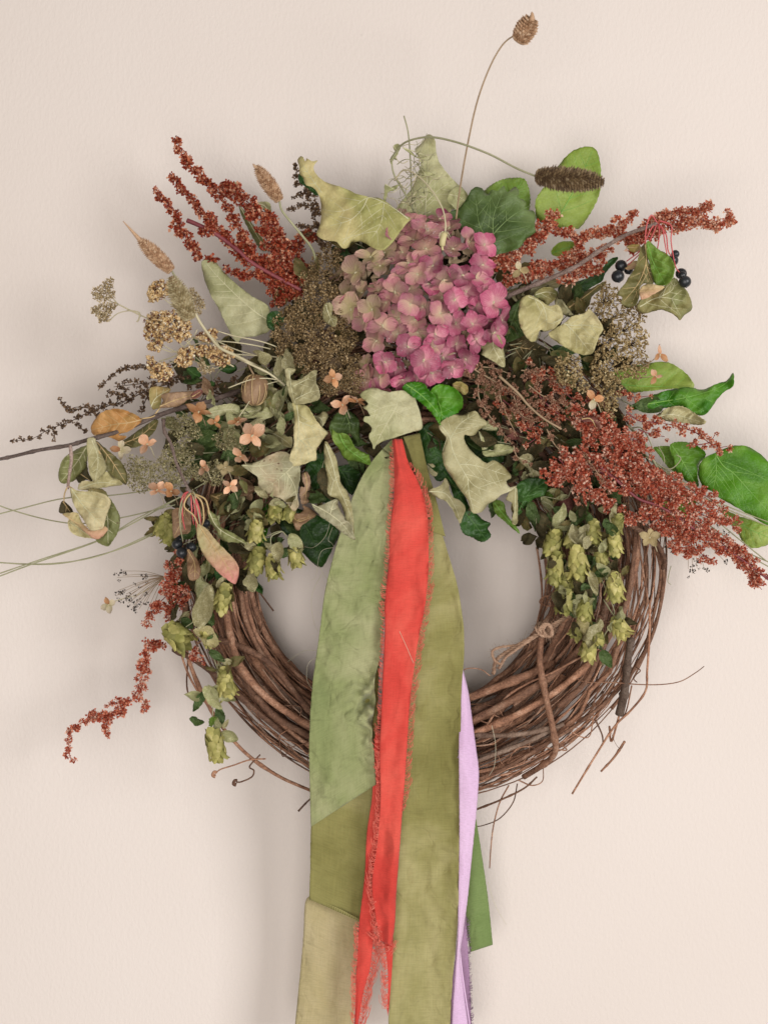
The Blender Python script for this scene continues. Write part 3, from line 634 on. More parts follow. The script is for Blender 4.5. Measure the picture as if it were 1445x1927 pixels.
# ---- upper part
TL('dried_leaf', 'large sage green leaf standing behind the left seed heads and below the rust red spray', 1, '520,845 560,835 595,845 640,900 700,960 790,1030 880,1085 888,1150 895,1215 820,1250 740,1258 715,1288 680,1240 650,1180 610,1100 575,1040 540,960 525,900', M_SAGE, 9.5, ['885,1165 800,1110 700,1020 610,930 548,858'], tilt=(-1.2, 1.0), nside=7, ser=0.2, wav=.5)
TL('dried_leaf', 'small dark green rounded leaf at the base of the large sage leaf', 1, '880,1130 920,1113 960,1128 976,1160 950,1203 915,1222 882,1205 872,1165', M_DARK2, 10.5, ['880,1170 930,1165 968,1160'], nside=3, curl=.2)
TL('dried_leaf', 'small sage leaf scrap curled on top of the brown flower cluster', 1, '1185,1080 1220,1068 1235,1100 1225,1130 1255,1150 1245,1195 1215,1190 1178,1150', M_SAGEP, 13.2, ['1195,1080 1210,1130 1240,1190'], nside=2, wav=.7)
TL('dried_leaf', 'dark green leaf under the big yellow green leaf at upper left', 1, '1230,760 1300,770 1380,750 1450,745 1480,800 1470,880 1400,890 1320,910 1262,930 1240,880 1228,820', M_DARK2, 7.5, ['1240,920 1320,850 1430,780'], nside=4)
TL('dried_leaf', 'narrow folded leaf standing behind the middle of the upper left red spray', 1, '720,540 748,560 790,630 835,700 880,765 865,790 830,770 790,700 760,640 735,590', M_OLIVE, 6.0, ['730,550 790,650 865,775'], nside=2)
TL('dried_leaf', 'small leaf tip with a dark edge poking out right of the upper left red spray', 1, '818,528 860,518 892,530 900,570 908,615 885,610 862,570 835,550', M_SAGE, 6.2, ['825,530 865,545 900,605'], nside=2)
TL('dried_leaf', 'tiny rounded leaf tip peeking above the upper left red spray', 1, '672,430 690,412 715,414 722,440 712,470 685,465', M_SAGE, 6.0, ['700,465 697,420'], nside=1)
TL('dried_leaf', 'big yellow green leaf with ragged lower edge left above the pink flower head', 2, '28,290 45,270 62,275 72,305 80,283 108,298 142,292 122,315 115,345 132,372 165,405 230,428 300,452 360,480 420,494 475,500 525,528 565,562 615,595 645,608 610,650 580,690 548,740 505,778 470,782 435,768 405,750 372,736 350,738 322,738 305,768 272,772 245,738 200,732 160,720 132,695 150,645 157,570 150,490 112,440 72,430 58,385 38,372 38,330', M_YELG, 12, ['630,612 560,560 490,520 410,497 330,550 250,572 160,560', '410,497 375,565 310,620 205,650', '500,525 480,640 430,720', '160,470 110,400 60,320'], tilt=(1.6, 0.8), wav=.7, cup=.12, curl=.5, nside=4, smooth=3)
TL('dried_leaf', 'small dark green leaf edge curling behind the tip of the yellow green leaf', 2, '35,370 55,352 75,362 80,400 110,440 145,460 148,485 125,482 95,455 60,430 35,405', M_DARK2, 9.5, ['45,365 75,420 140,475'], nside=1)
TL('dried_leaf', 'tall sage green pointed leaf standing behind the wispy dried foliage at top centre', 2, '735,153 768,168 778,200 782,245 797,298 830,350 880,405 930,450 955,485 950,530 905,570 868,555 853,600 840,650 700,660 600,615 562,562 608,502 650,440 680,372 700,312 668,238 705,198', M_SAGE, 8.5, ['722,600 725,520 735,350 738,170', '724,525 790,460 880,400', '726,500 650,560 590,565'], tilt=(0.5, 1.2), wav=.6, nside=4, cup=.1)
TL('dried_leaf', 'small sage fold of leaf right of the tall sage leaf at top centre', 2, '850,475 885,438 920,440 958,500 952,532 903,572 870,540 845,515', M_SAGE, 9.6, ['855,480 900,490 945,520'], nside=2, wav=.5)
TL('dried_leaf', 'dark green lobed leaf at the upper right of the pink flower head', 2, '850,590 872,568 900,560 945,505 965,462 995,438 1030,446 1060,482 1080,455 1120,462 1150,428 1168,470 1210,434 1235,470 1218,492 1272,520 1262,560 1312,568 1322,612 1315,645 1322,685 1270,722 1230,772 1150,797 1090,802 1020,742 960,702 900,682 858,640', M_DARK, 10.5, ['1050,790 1090,700 1190,600 1300,535', '1075,740 1015,640 995,470', '1090,700 1095,590 1150,450'], wav=.8, nside=4, puff=.14, ser=0.3, tilt=(.6, .8), cup=.1)
TL('fresh_leaf', 'fresh green leaf edge showing behind the dark lobed leaf at the top', 2, '1040,470 1080,428 1140,398 1200,388 1258,393 1280,430 1292,480 1292,540 1282,572 1240,590 1150,560 1080,520', M_MIDG, 7, ['1150,560 1200,480 1250,405'], ser=0.5, nside=4)
TL('fresh_leaf', 'bright green oval leaf standing behind the horizontal fuzzy seed head', 3, '300,330 340,278 390,238 450,219 490,222 517,250 530,300 536,370 530,460 510,520 480,580 440,640 405,669 350,655 310,662 250,640 190,622 178,560 185,500 210,460 240,420 270,380', M_LIGHTG, 7.5, ['306,600 360,510 410,420 450,330 492,236'], ser=0.45, nside=5, wav=.4, tilt=(-.5, -.8), cup=.15, puff=.05)
TL('fresh_leaf', 'small light green leaf between the rust red sprays at upper right', 3, '265,790 300,745 360,733 400,745 402,782 380,800 330,812 278,812', M_LIGHTG, 7.5, ['270,800 330,775 395,755'], nside=3)
TL('fresh_leaf', 'dark green leaf under the woody twig at upper right', 3, '310,970 400,955 480,925 540,885 572,842 600,825 627,820 620,842 580,882 555,915 540,952 470,992 400,1062 350,1065 308,1035', M_DARK2, 6.5, ['320,1030 430,960 610,828'], nside=5)
TL('dried_leaf', 'pale grey leaf lying under the woody twig right of the pink flower head', 3, '18,1010 100,980 200,958 305,938 306,985 230,1002 160,1032 100,1068 40,1045', M_SAGEP, 9, ['30,1030 150,1000 300,955'], nside=4, wav=.3)
TL('dried_leaf', 'olive leaf curled into a hook above the cream heart shaped leaf', 3, '170,1022 210,990 262,984 300,1008 296,1036 262,1072 238,1090 215,1062 190,1045', M_OLIVE, 10.2, ['180,1025 240,1010 290,1020'], nside=2, wav=.6)
TL('dried_leaf', 'green curled leaf just left of the cream heart shaped leaf', 3, '20,1135 60,1082 100,1050 98,1140 118,1230 108,1252 62,1272 8,1285 18,1205', M_DARK, 10.3, ['90,1070 60,1150 20,1270'], wav=.8, nside=3)
TL('dried_leaf', 'cream green heart shaped leaf with pointed tip below the woody twig', 3, '88,1120 98,1052 130,1027 172,1036 215,1060 252,1085 300,1080 325,1112 328,1155 290,1202 250,1222 228,1225 205,1215 190,1262 160,1282 120,1242 92,1182', M_CREAM, 12.6, ['140,1035 210,1070 240,1150 232,1222', '325,1155 270,1180 238,1170'], wav=.7, cup=.25, nside=3, curl=.45, tilt=(-.5, -1.0))
TL('dried_leaf', 'broad cream green leaf with curved veins right of the heart shaped one', 3, '250,1230 330,1182 380,1142 440,1125 470,1100 500,1130 530,1170 547,1210 530,1242 510,1292 490,1342 440,1352 380,1332 310,1292 268,1262', M_CREAM, 12.2, ['330,1182 380,1192 450,1190 540,1205', '345,1185 400,1240 470,1330'], wav=.6, cup=.2, nside=3, tilt=(1.0, -1.0), curl=.4)
TL('dried_leaf', 'thin pale leaf triangle between the two cream green leaves and the dark leaf', 3, '305,1020 328,1060 362,1105 392,1140 350,1142 300,1100 282,1062', M_SAGEP, 9.6, ['305,1028 340,1085 388,1138'], nside=2)
TL('dried_leaf', 'wrinkled grey brown leaf left of the airy tan seed head', 3, '350,1072 420,1022 500,982 555,952 542,992 490,1030 470,1082 440,1118 395,1130 362,1105', M_BROWNG, 8.8, ['360,1095 440,1040 545,960'], wav=.8, nside=4)
TL('dried_leaf', 'pale sage leaf corner hanging right below the pink flower head', 6, '283,155 320,110 352,85 382,62 402,92 424,150 432,262 372,232 325,205 302,190 312,168', M_SAGEP, 12.2, ['380,70 370,150 425,250'], nside=3, wav=.4)
TL('dried_leaf', 'crumpled dark olive leaf in the hollow right of the pale sage corner', 6, '450,130 510,100 580,120 640,150 665,175 620,200 560,205 530,240 500,270 470,262 440,232 468,180', M_SHADE, 8, ['455,140 540,160 650,170'], wav=.9, nside=4)
TL('dried_leaf', 'dark green leaf scrap below the broad cream green leaf', 6, '660,190 700,145 750,150 800,190 780,215 720,222 680,228', M_DARK2, 7.5, ['665,210 730,180 790,195'], nside=2)
TL('dried_leaf', 'sage leaf edge poking out right under the pink flower head', 6, '130,270 180,255 196,290 195,335 165,322 140,300', M_SAGE, 9.5, ['135,275 190,325'], nside=1)
TL('dried_leaf', 'tan curled leaf scrap below the right edge of the pink flower head', 6, '148,352 190,340 228,365 232,395 215,415 180,395 152,375', M_ORANGE, 10.5, ['150,360 190,370 228,400'], nside=2, wav=.6)
# ---- right side
TL('fresh_leaf', 'broad light green leaf behind the airy tan seed head at right', 7, '300,60 400,-10 520,-40 640,-60 740,-70 830,-35 905,28 930,70 936,108 800,112 640,128 450,150 350,120', M_LIGHTG, 6, ['320,70 560,95 930,105'], nside=6, ser=.3, tilt=(.4, 1))
TL('fresh_leaf', 'folded bright green leaf with a pointed tip rising at the right edge', 7, '470,245 590,190 690,145 800,115 905,102 1000,120 1090,80 1160,60 1206,2 1207,95 1150,132 1100,182 1062,240 1012,292 960,292 900,262 800,240 680,252 560,258', M_GREEN, 7.6, ['500,238 700,205 900,170 1100,110 1200,40'], nside=6, ser=.3, tilt=(.6, 1.2), wav=.6)
TL('dried_leaf', 'crinkled grey green leaf under the folded bright green leaf at right', 7, '675,302 720,268 770,240 850,233 920,262 970,300 1022,335 1010,355 960,360 880,350 790,340 720,325', M_SAGEP, 8.6, ['685,305 800,290 1005,345'], wav=1.0, nside=7, puff=.2, ser=.5)
TL('fresh_leaf', 'largest bright green leaf cut by the right edge of the picture', 7, '970,650 985,615 1025,575 1090,548 1180,508 1285,500 1380,550 1450,620 1500,720 1520,900 1500,1010 1445,1042 1380,1012 1230,922 1120,862 1062,812 1005,785 968,710', M_VIV, 8.6, ['1085,560 1140,640 1210,690 1300,790 1400,900 1480,990', '1085,560 1090,690 1070,790'], nside=5, ser=.2, tilt=(.8, .6), cup=.12, ang=40)
TL('fresh_leaf', 'rounded green leaf half hidden behind the largest leaf at the right edge', 7, '778,492 880,474 960,500 1022,560 978,620 962,700 972,780 900,752 830,682 798,600', M_VIV, 7.2, ['790,500 850,590 950,760'], nside=5, ser=.2)
TL('fresh_leaf', 'pale blue green leaf left of the rounded green leaf under the red spray', 7, '665,515 772,503 792,560 812,642 852,712 760,642 700,560', M_MIDG, 6.4, ['680,520 740,570 840,700'], nside=4)
TL('fresh_leaf', 'lowest light green leaf at the right edge below the grass stems', 7, '1120,935 1250,982 1350,1012 1450,1042 1500,1100 1450,1170 1350,1197 1290,1172 1225,1085', M_LIGHTG, 6.4, ['1130,945 1300,1060 1460,1130'], nside=5)
TL('fresh_leaf', 'light green leaf glimpsed through the lower right red spray', 7, '690,700 780,740 900,830 960,880 900,960 860,1080 800,1100 760,1020 720,900 680,800', M_LIGHTG, 4.5, ['700,720 800,880 850,1060'], nside=5)
# ---- centre
TL('fresh_leaf', 'vivid green serrated leaf right under the pink flower head', 5, '1030,382 1060,345 1110,342 1150,352 1182,400 1220,430 1245,580 1205,532 1150,470 1082,420', M_GREEN, 13.2, ['1050,355 1140,420 1215,500 1243,572'], nside=4, ser=.6, wav=.4, tilt=(-1.2, 0))
TL('fresh_leaf', 'vivid green leaf half turned to the right of the serrated one', 5, '1180,400 1230,355 1300,368 1347,410 1362,470 1332,512 1285,532 1262,560 1245,582 1222,500 1212,440', M_GREEN, 12.6, ['1190,400 1235,470 1250,570'], nside=3, ser=.3, wav=.5, tilt=(1.6, 0))
TL('dried_leaf', 'pale sage maple leaf with ragged left side hanging over the ribbon tops', 5, '800,412 870,372 955,398 1030,388 1080,410 1108,450 1143,590 1090,612 1000,642 925,668 890,690 878,712 868,680 850,640 868,602 850,572 820,556 830,530 858,530 842,500 815,478 850,462', M_SAGE, 14.0, ['1015,392 1000,470 975,520 930,600 880,700', '1003,465 930,480 850,515', '990,500 1060,540 1135,590'], nside=4, wav=.5, tilt=(-.4, 1.0), cup=.15, curl=.4, smooth=3)
TL('dried_leaf', 'deep green leaf left of the ribbons in the middle', 5, '640,560 680,510 742,500 792,540 802,620 792,690 772,660 740,620 722,700 690,700 642,622', M_DARK, 10.8, ['720,505 745,580 740,690'], nside=4, wav=.5)
TL('dried_leaf', 'mid green leaf with curled tip just left of the ribbon tops', 5, '645,600 680,622 712,618 742,640 772,692 800,715 850,742 860,782 852,795 790,778 722,765 682,702 655,660', M_MIDG, 12.0, ['690,625 730,700 850,790'], nside=4, ser=.2, wav=.6, tilt=(0, -1))
TL('dried_leaf', 'deep green leaf in shadow above the sage ribbon', 5, '660,800 740,790 830,800 800,880 760,960 700,900 640,860 620,720', M_DARK2, 6.5, ['660,780 720,860 755,950'], nside=4)
TL('dried_leaf', 'dark green leaf filling the space between the rolled leaf and the spotted leaf', 5, '520,760 600,700 640,740 650,900 680,990 600,1000 540,960 500,880', M_DARK2, 7.5, ['560,980 580,860 600,720'], nside=5)
TL('fresh_leaf', 'large deep green leaf hanging below the rolled leaf beside the sage ribbon', 5, '340,1052 440,1030 560,1062 688,1155 655,1242 602,1346 560,1340 490,1272 410,1182 350,1122', M_DARK2, 6.5, ['420,1040 520,1150 600,1335'], nside=5, ser=.3, tilt=(0, -.8))
TL('fresh_leaf', 'glossy green leaf behind the hop cones left of the ring opening', 5, '165,965 200,905 262,915 292,962 312,1060 318,1105 300,1150 282,1230 250,1260 180,1230 140,1130 150,1060', M_GREEN, 6.2, ['230,920 240,1060 250,1240'], nside=5, ser=.2)
# curled oak-like leaf
cl = thing('curled_dried_leaf', 'long pale leaf crumpled upright left of centre below the brown flower cluster', 'leaf', P(575, 800, 12))
TL('upper_curl', '', 14, '440,560 470,545 515,548 520,570 490,590 482,620 500,640 545,640 600,610 650,570 690,565 685,600 680,660 700,700 708,785 640,815 560,828 500,815 470,745 445,650', M_SAGEP, 13.0, ['470,560 480,650 500,760 520,820', '500,690 600,640 680,600', '520,790 620,740 700,720'], parent=cl, wav=.7, nside=2, tilt=(1.2, .4), curl=.5, smooth=3)
TL('lower_blade', '', 14, '495,815 560,828 605,838 640,880 680,950 730,1010 775,1052 745,1090 705,1150 682,1180 685,1262 640,1270 600,1290 512,1312 500,1285 475,1262 485,1200 510,1130 505,1050 512,960 508,880', M_CREAM, 13.6, ['530,830 545,950 540,1100 515,1290', '540,960 640,1000 770,1050', '535,1090 600,1150 640,1265'], parent=cl, wav=.6, nside=3, tilt=(-1.4, .6), curl=.6, cup=.2)
TL('side_flap', '', 14, '655,915 700,910 740,882 775,910 765,950 735,1000 720,1002 690,960', M_SAGEP, 12.2, ['665,920 720,940 735,990'], parent=cl, nside=1, tilt=(1.5, 0))
TL('dried_leaf', 'grey sage leaf peppered with dark holes at lower left of centre', 5, '158,795 232,780 312,740 370,722 415,732 432,765 470,765 478,835 462,960 468,1012 442,1048 412,1010 380,982 302,952 252,912 246,860 192,822', M_SPOT, 12.0, ['160,797 260,800 360,780 440,770', '440,800 350,880 290,920', '400,830 450,920 450,1030'], nside=4, wav=.6, tilt=(.4, -1.2), curl=.4, cup=.15)
rl = thing('rolled_dried_leaf', 'pale leaf rolled into a tube with holes against the edge of the sage ribbon', 'leaf', P(640, 920, 11.5))
TL('rolled_blade', '', 5, '610,668 630,680 655,720 678,775 690,850 702,900 735,945 752,1000 764,1070 770,1140 768,1172 740,1140 720,1080 700,1010 668,975 640,965 622,930 628,880 612,800 606,730', M_SAGEP, 12.6, ['615,680 655,800 680,900 740,1040 765,1150', '640,960 660,880 690,850'], parent=rl, wav=.3, cup=-.9, nside=2, curl=.7, tilt=(.6, -.4))
TL('curled_flap', '', 5, '535,1000 560,1020 600,1010 640,992 672,978 685,990 682,1010 700,1050 715,1075 722,1095 745,1110 762,1130 762,1160 776,1190 770,1205 735,1182 690,1152 640,1110 600,1085 560,1045', M_SPOT, 13.4, ['545,1010 620,1050 700,1110 765,1190', '640,1060 660,1000 680,985'], parent=rl, wav=.5, nside=2, curl=.5)
TL('dried_leaf', 'small tan leaf curled into a cup beside the rolled pale leaf', 16, '615,690 650,720 680,790 715,795 740,740 800,700 890,640 850,590 800,555 740,540 760,580 700,620 650,600 640,650', M_TAN, 11.0, ['640,650 720,700 880,640'], wav=.8, nside=2, curl=.6)
TL('dried_leaf', 'narrow brown green leaf standing between spotted and rolled leaves', 16, '740,215 790,200 820,260 828,340 825,430 800,470 820,500 780,530 735,525 725,470 715,420 730,350 770,360 745,280', M_TAN, 10.4, ['765,210 790,330 770,520'], wav=.7, nside=2)
# ---- right of the ribbons
oak = thing('oak_leaf', 'large pale sage lobed leaf right of the ribbon tops with a deep notch', 'leaf', P(900, 860, 12))
TL('leaf_blade', '', 6, '72,588 100,550 132,530 170,520 205,520 270,500 300,530 338,572 295,600 268,632 235,635 210,630 222,680 258,725 292,758 335,785 362,770 388,775 432,808 470,862 440,880 455,915 500,905 465,935 410,960 370,992 340,1010 312,1048 262,1058 240,1020 228,980 182,920 130,840 100,790 92,720 112,650', M_SAGEP, 12.8, ['85,580 130,640 150,720 190,800 240,880 290,920 410,955', '135,650 190,570 270,520', '185,790 280,800 440,850', '230,870 240,960 265,1050'], parent=oak, wav=.5, nside=4, tilt=(-.3, .7), cup=.22, curl=.5, smooth=3)
TL('upper_lobe', '', 6, '290,612 305,690 315,740 345,750 400,748 455,735 490,705 440,682 400,678 370,690 365,715 330,690 318,650 302,620', M_SAGE, 10.6, ['298,625 320,700 400,720 480,706'], parent=oak, nside=2)
TL('dried_leaf', 'curled sage strip with a hole hanging at the end of the lobed leaf', 6, '438,985 452,950 478,920 495,915 502,960 503,1060 500,1112 478,1118 470,1100 480,1050 470,1000', M_SAGEP, 11, ['490,920 488,1000 485,1110'], nside=1, wav=.6)
TL('dried_leaf', 'small green curled leaf with pointed end below the lobed leaf', 6, '365,1002 392,985 430,1005 442,1062 480,1110 502,1140 514,1170 470,1138 430,1100 385,1062', M_MIDG, 10, ['375,1000 430,1070 510,1165'], nside=2, wav=.5, tilt=(1.5, 0))
TL('fresh_leaf', 'dark green leaf at the lower right end of the lobed leaf', 6, '498,985 500,900 560,868 640,868 668,905 650,958 600,975 560,1010 508,1068 500,1040', M_DARK2, 9.6, ['505,1050 560,950 650,890'], nside=4, wav=.5, ser=.2)
TL('fresh_leaf', 'small green leaf tip behind the lower edge of the red spray', 6, '650,962 662,930 690,905 716,965 705,1000 685,1006', M_MIDG, 7, ['670,940 700,995'], nside=1)
TL('fresh_leaf', 'dark green holly shaped leaf hanging lowest right of the ribbons', 6, '192,1092 222,1045 282,1062 312,1092 356,1112 340,1140 358,1180 322,1212 285,1208 262,1192 212,1172 190,1130', M_DARK2, 9.0, ['215,1052 270,1120 330,1200'], nside=3, ser=.3, wav=.5)
TL('fresh_leaf', 'dark green leaf filling the space above the holly shaped leaf', 6, '45,740 100,800 140,860 200,930 240,1020 280,1070 240,1110 190,1060 150,960 120,880 60,880 30,800', M_DARK2, 7.6, ['60,780 150,900 250,1080'], nside=5)
TL('dried_leaf', 'sage leaf sliver with jagged edge beside the right olive ribbon', 6, '12,936 50,920 88,902 108,864 128,892 132,930 152,972 185,985 218,1030 210,1060 190,1112 172,1085 150,1040 112,992 60,970', M_SAGEP, 11.0, ['20,938 110,950 160,1020 190,1100'], nside=2, wav=.4, tilt=(-.8, .5))
TL('dried_leaf', 'small pale leaf tip tucked behind the top of the right olive ribbon', 6, '0,792 28,786 55,800 68,838 52,858 22,842 0,830', M_SAGEP, 9.0, ['2,800 55,845'], nside=1)
TL('fresh_leaf', 'dark green leaf between the vivid green leaf and the lobed leaf', 6, '-40,620 20,560 80,590 110,680 120,780 80,840 20,800 -30,740', M_DARK2, 8.6, ['0,600 40,700 80,820'], nside=5)
TL('fresh_leaf', 'dark green leaf inside the notch of the lobed leaf', 6, '205,625 300,600 390,600 440,660 440,760 380,790 300,780 230,740', M_DARK2, 8.0, ['220,640 320,690 430,740'], nside=4)
TL('dried_leaf', 'small grey leaf scrap right above the lobed leaf', 6, '300,600 325,565 350,545 380,560 392,600 372,612 335,606', M_SAGE, 10.2, ['310,600 380,580'], nside=1, wav=.6)
TL('dried_leaf', 'ragged pale leaf scrap under the brown seed spray', 6, '500,760 545,735 580,740 610,790 638,850 600,872 560,868 540,850 575,830 540,800', M_SAGEP, 9.4, ['510,755 570,780 620,860'], nside=2, wav=.7)
TL('dried_leaf', 'small maroon curled leaf on top of the lower right red spray', 6, '845,545 880,528 920,530 945,565 948,600 930,622 925,580 900,560 865,562', M_MAROON, 13.5, ['850,545 900,545 935,610'], nside=1, wav=.5)
# ---- left side
TL('dried_leaf', 'narrow sage leaf above the two peach florets at left', 4, '1108,512 1150,485 1200,468 1262,462 1303,472 1300,522 1250,520 1200,530 1160,540', M_SAGE, 11.2, ['1115,515 1200,498 1300,490'], nside=4)
TL('dried_leaf', 'second narrow sage leaf to the right with a curved edge', 4, '1300,508 1345,480 1400,462 1440,470 1490,520 1440,545 1390,535 1340,540', M_SAGE, 10.6, ['1305,515 1400,500 1480,520'], nside=4)
TL('dried_leaf', 'rounded sage leaf under the narrow sage leaves', 5, '230,600 262,570 330,612 400,632 428,690 400,702 342,722 300,715 262,690', M_SAGE, 10.0, ['235,600 320,650 420,692'], nside=4, wav=.6)
TL('dried_leaf', 'second rounded sage leaf close to the long crumpled leaf', 5, '325,622 360,612 400,640 435,645 430,700 395,690 350,665', M_SAGEP, 10.8, ['328,622 380,650 428,690'], nside=3)
TL('dried_leaf', 'grey green leaf with serrated right edge below the peach florets', 4, '1138,962 1172,950 1225,950 1262,965 1295,992 1332,1018 1318,1050 1300,1085 1262,1100 1240,1062 1200,1055 1172,1010', M_BROWNG, 9.6, ['1150,960 1230,1000 1290,1070', '1180,990 1250,960'], nside=4, ser=.5, wav=.5, puff=.15)
TL('fresh_leaf', 'dark withered leaf above the grey green serrated leaf', 4, '1260,820 1330,790 1400,870 1390,930 1330,985 1300,960 1280,900', M_SHADE, 8, ['1270,830 1340,890 1320,970'], nside=3, wav=.8)
TL('fresh_leaf', 'small dark green lobed leaf below the yellow flower heads', 17, '490,60 530,45 580,55 610,90 620,140 570,150 540,170 520,130 495,100', M_DARK2, 9.5, ['500,65 550,110 610,140'], nside=2, ser=.4)
TL('fresh_leaf', 'second small dark green leaf right of the drooping yellow flower heads', 17, '655,190 700,175 740,190 760,230 730,250 700,262 655,240', M_DARK2, 9, ['660,200 740,235'], nside=2)
TL('fresh_leaf', 'dark green leaf behind the thin stems of the yellow flower heads', 5, '30,262 60,240 120,250 135,275 100,300 60,290', M_DARK2, 8.4, ['35,265 130,275'], nside=3)
TL('fresh_leaf', 'green leaf patch between the peach florets and the brown flower spray', 17, '560,830 640,800 720,790 760,830 700,900 640,915 575,900', M_DARK, 7.5, ['570,880 650,850 750,830'], nside=3)
TL('fresh_leaf', 'small mid green leaf beside the biggest peach floret', 17, '910,630 960,600 1010,600 1040,640 1010,700 960,720 920,700', M_DARK, 9.5, ['915,660 980,660 1035,650'], nside=2)
TL('fresh_leaf', 'narrow green leaf behind the small peach florets', 17, '790,590 830,520 900,490 970,480 960,510 900,560 850,610 810,625', M_MIDG, 8.6, ['800,600 870,540 960,490'], nside=3)
TL('fresh_leaf', 'dark green leaf below the curled maroon tipped leaf', 4, '1200,580 1260,540 1330,560 1350,610 1310,680 1250,700 1190,660', M_DARK, 7.6, ['1210,590 1270,620 1320,670'], nside=3)
# ------------------------------------------------------------------ twigs with hanging leaves and berries
BERRY = plain_mat('black_berry', '15171a', '2a2d31', 0.35, 40, 0.1, 0.5)
REDST = plain_mat('red_stalk', 'b04046', 'd06a66', 0.5, 80)
GREYST = plain_mat('grey_green_stem', '8b8a68', 'a5a281', 0.6, 60)
PALEST = plain_mat('pale_dry_stem', 'b3a988', 'cdc3a2', 0.6, 60)
TANST = plain_mat('tan_stem', '8a7358', 'a58d70', 0.6, 60)
DKST = plain_mat('dark_stem', '3a2b20', '57422f', 0.6, 60)
MARST = plain_mat('maroon_stem', '6b2f35', '8a474a', 0.5, 60)
def ball(mb, c, r, n=10, sq=1.0):
    vs = []; fs = []; m = n//2+1
    for j in range(m+1):
        a = math.pi*j/m
        for i in range(n): b = 2*math.pi*i/n; vs.append((c[0]+r*math.sin(a)*math.cos(b), c[1]+r*math.sin(a)*math.sin(b), c[2]+r*sq*math.cos(a)))
    for j in range(m):
        for i in range(n): fs.append((j*n+i, (j+1)*n+i, (j+1)*n+(i+1) % n, j*n+(i+1) % n))
    mb.add(vs, fs)
def berries(parent, items):
    for x, y, d, r in items:
        mb = MB(); c = P(x, y, d); ball(mb, c, R_(r, d), 16, 0.95); ball(mb, c+Vector((0.0006, -R_(r, d)*0.5, -R_(r, d)*0.85)), R_(r*0.22, d), 6)
        mb.build('berry', BERRY, parent)
tw1 = thing('leafy_twig', 'long grey woody twig on the left with hanging olive leaves and red berry stalks', 'twig', P(250, 800, 12))
def twig1():
    mb = MB(); stem(mb, [(-20, 868, 15), (20, 860, 15), (75, 847, 14.8), (130, 838, 14.5), (165, 828, 14.2), (230, 810, 13.6), (290, 785, 13), (340, 768, 12.4), (400, 752, 11), (450, 735, 9.5), (520, 700, 7)], 3.0, 5.2, 8, 9, knots=0.8); mb.build('branch', BARKG, tw1)
    mb = MB(); stem(mb, [(133, 838, 14.5), (135, 865, 15), (131, 895, 15.2), (128, 920, 15)], 3.4, 2.6, 8, 6, knots=1.1); mb.build('side_twig', BARKG, tw1)
    mb = MB(); stem(mb, [(308, 790, 12.8), (310, 812, 13.4), (322, 835, 13.8), (332, 870, 14.2), (345, 900, 14.5), (356, 922, 14.6)], 3.4, 2.7, 8, 7, knots=0.8); stem(mb, [(352, 920, 14.6), (358, 926, 14.8), (360, 930, 14.6)], 4.5, 4.8, 8); mb.build('side_twig', BARKG, tw1)
    for pts in ([(128, 915, 15), (122, 930, 15.4), (121, 945, 15.2)], [(130, 915, 15), (138, 920, 15.6), (145, 925, 15.8)], [(180, 818, 14), (180, 835, 14.5), (190, 855, 15)], [(266, 788, 13.2), (285, 785, 13.4), (295, 780, 13)], [(290, 783, 13), (298, 772, 13), (305, 765, 12.8)]):
        mb = MB(); stem(mb, pts, 1.5, 1.1, 6, 6); mb.build('leaf_stalk', M_VB, tw1)
    k = dict(parent=tw1)
    TL('leaf', '', 4, '495,602 508,560 550,512 610,490 670,495 730,516 772,548 752,576 702,612 645,630 690,640 650,665 600,645 560,642 512,632', M_ORANGE, 13.6, ['772,548 700,565 620,575 498,605'], nside=5, wav=.6, tilt=(0, -1.2), cup=.2, **k)
    TL('leaf', '', 4, '818,378 870,368 928,378 918,402 880,432 872,480 832,492 816,442', M_OLIVE, 12.6, ['822,480 850,430 920,385'], nside=3, **k)
    TL('leaf', 'tan leaf rolled up with a maroon tip', 4, '878,412 932,400 1002,394 1050,392 1090,384 1102,402 1075,432 1022,440 985,470 932,482 868,482 888,448', M_TAN, 13.8, ['872,475 960,440 1095,400'], nside=4, cup=.5, wav=.5, **k)
    TL('leaf', '', 4, '1040,408 1070,390 1095,384 1103,400 1080,428 1045,432', M_MAROON, 14.3, ['1045,425 1095,395'], nside=1, curl=.5, **k)
    TL('leaf', '', 4, '640,682 692,650 762,600 842,548 862,560 842,612 802,652 762,692 700,702', M_BROWNG, 11.6, ['650,685 760,640 855,560'], nside=4, **k)
    TL('leaf', '', 4, '320,832 345,762 400,720 460,690 476,702 472,802 440,842 402,882 352,896 325,882', M_OLIVE, 13.6, ['470,700 420,780 335,885'], nside=4, wav=.5, **k)
    TL('leaf', '', 4, '410,825 440,800 475,775 480,830 512,892 470,875 428,892', M_SHADE, 13, ['420,830 500,885'], nside=1, **k)
    TL('leaf', '', 4, '525,665 560,690 622,742 672,792 692,850 688,902 640,872 580,822 560,762 528,712', M_BROWNG, 14.0, ['528,670 600,760 688,895'], nside=4, wav=.5, **k)
    TL('leaf', '', 4, '424,922 450,882 520,882 580,830 642,872 668,902 602,912 540,922 470,932', M_CREAM, 14.4, ['430,922 540,890 655,900'], nside=3, **k)
    TL('leaf', '', 4, '475,655 518,648 532,690 570,762 582,822 542,862 512,892 490,842 480,762', M_SAGEP, 15.2, ['500,655 535,760 520,880'], nside=3, cup=-.4, tilt=(-1, 0), **k)
    TL('leaf', '', 4, '482,930 560,925 602,982 642,1042 655,1102 642,1162 600,1228 570,1234 520,1196 540,1100 500,1000', M_OLIVE, 14.2, ['500,935 580,1050 590,1222'], nside=4, wav=.5, **k)
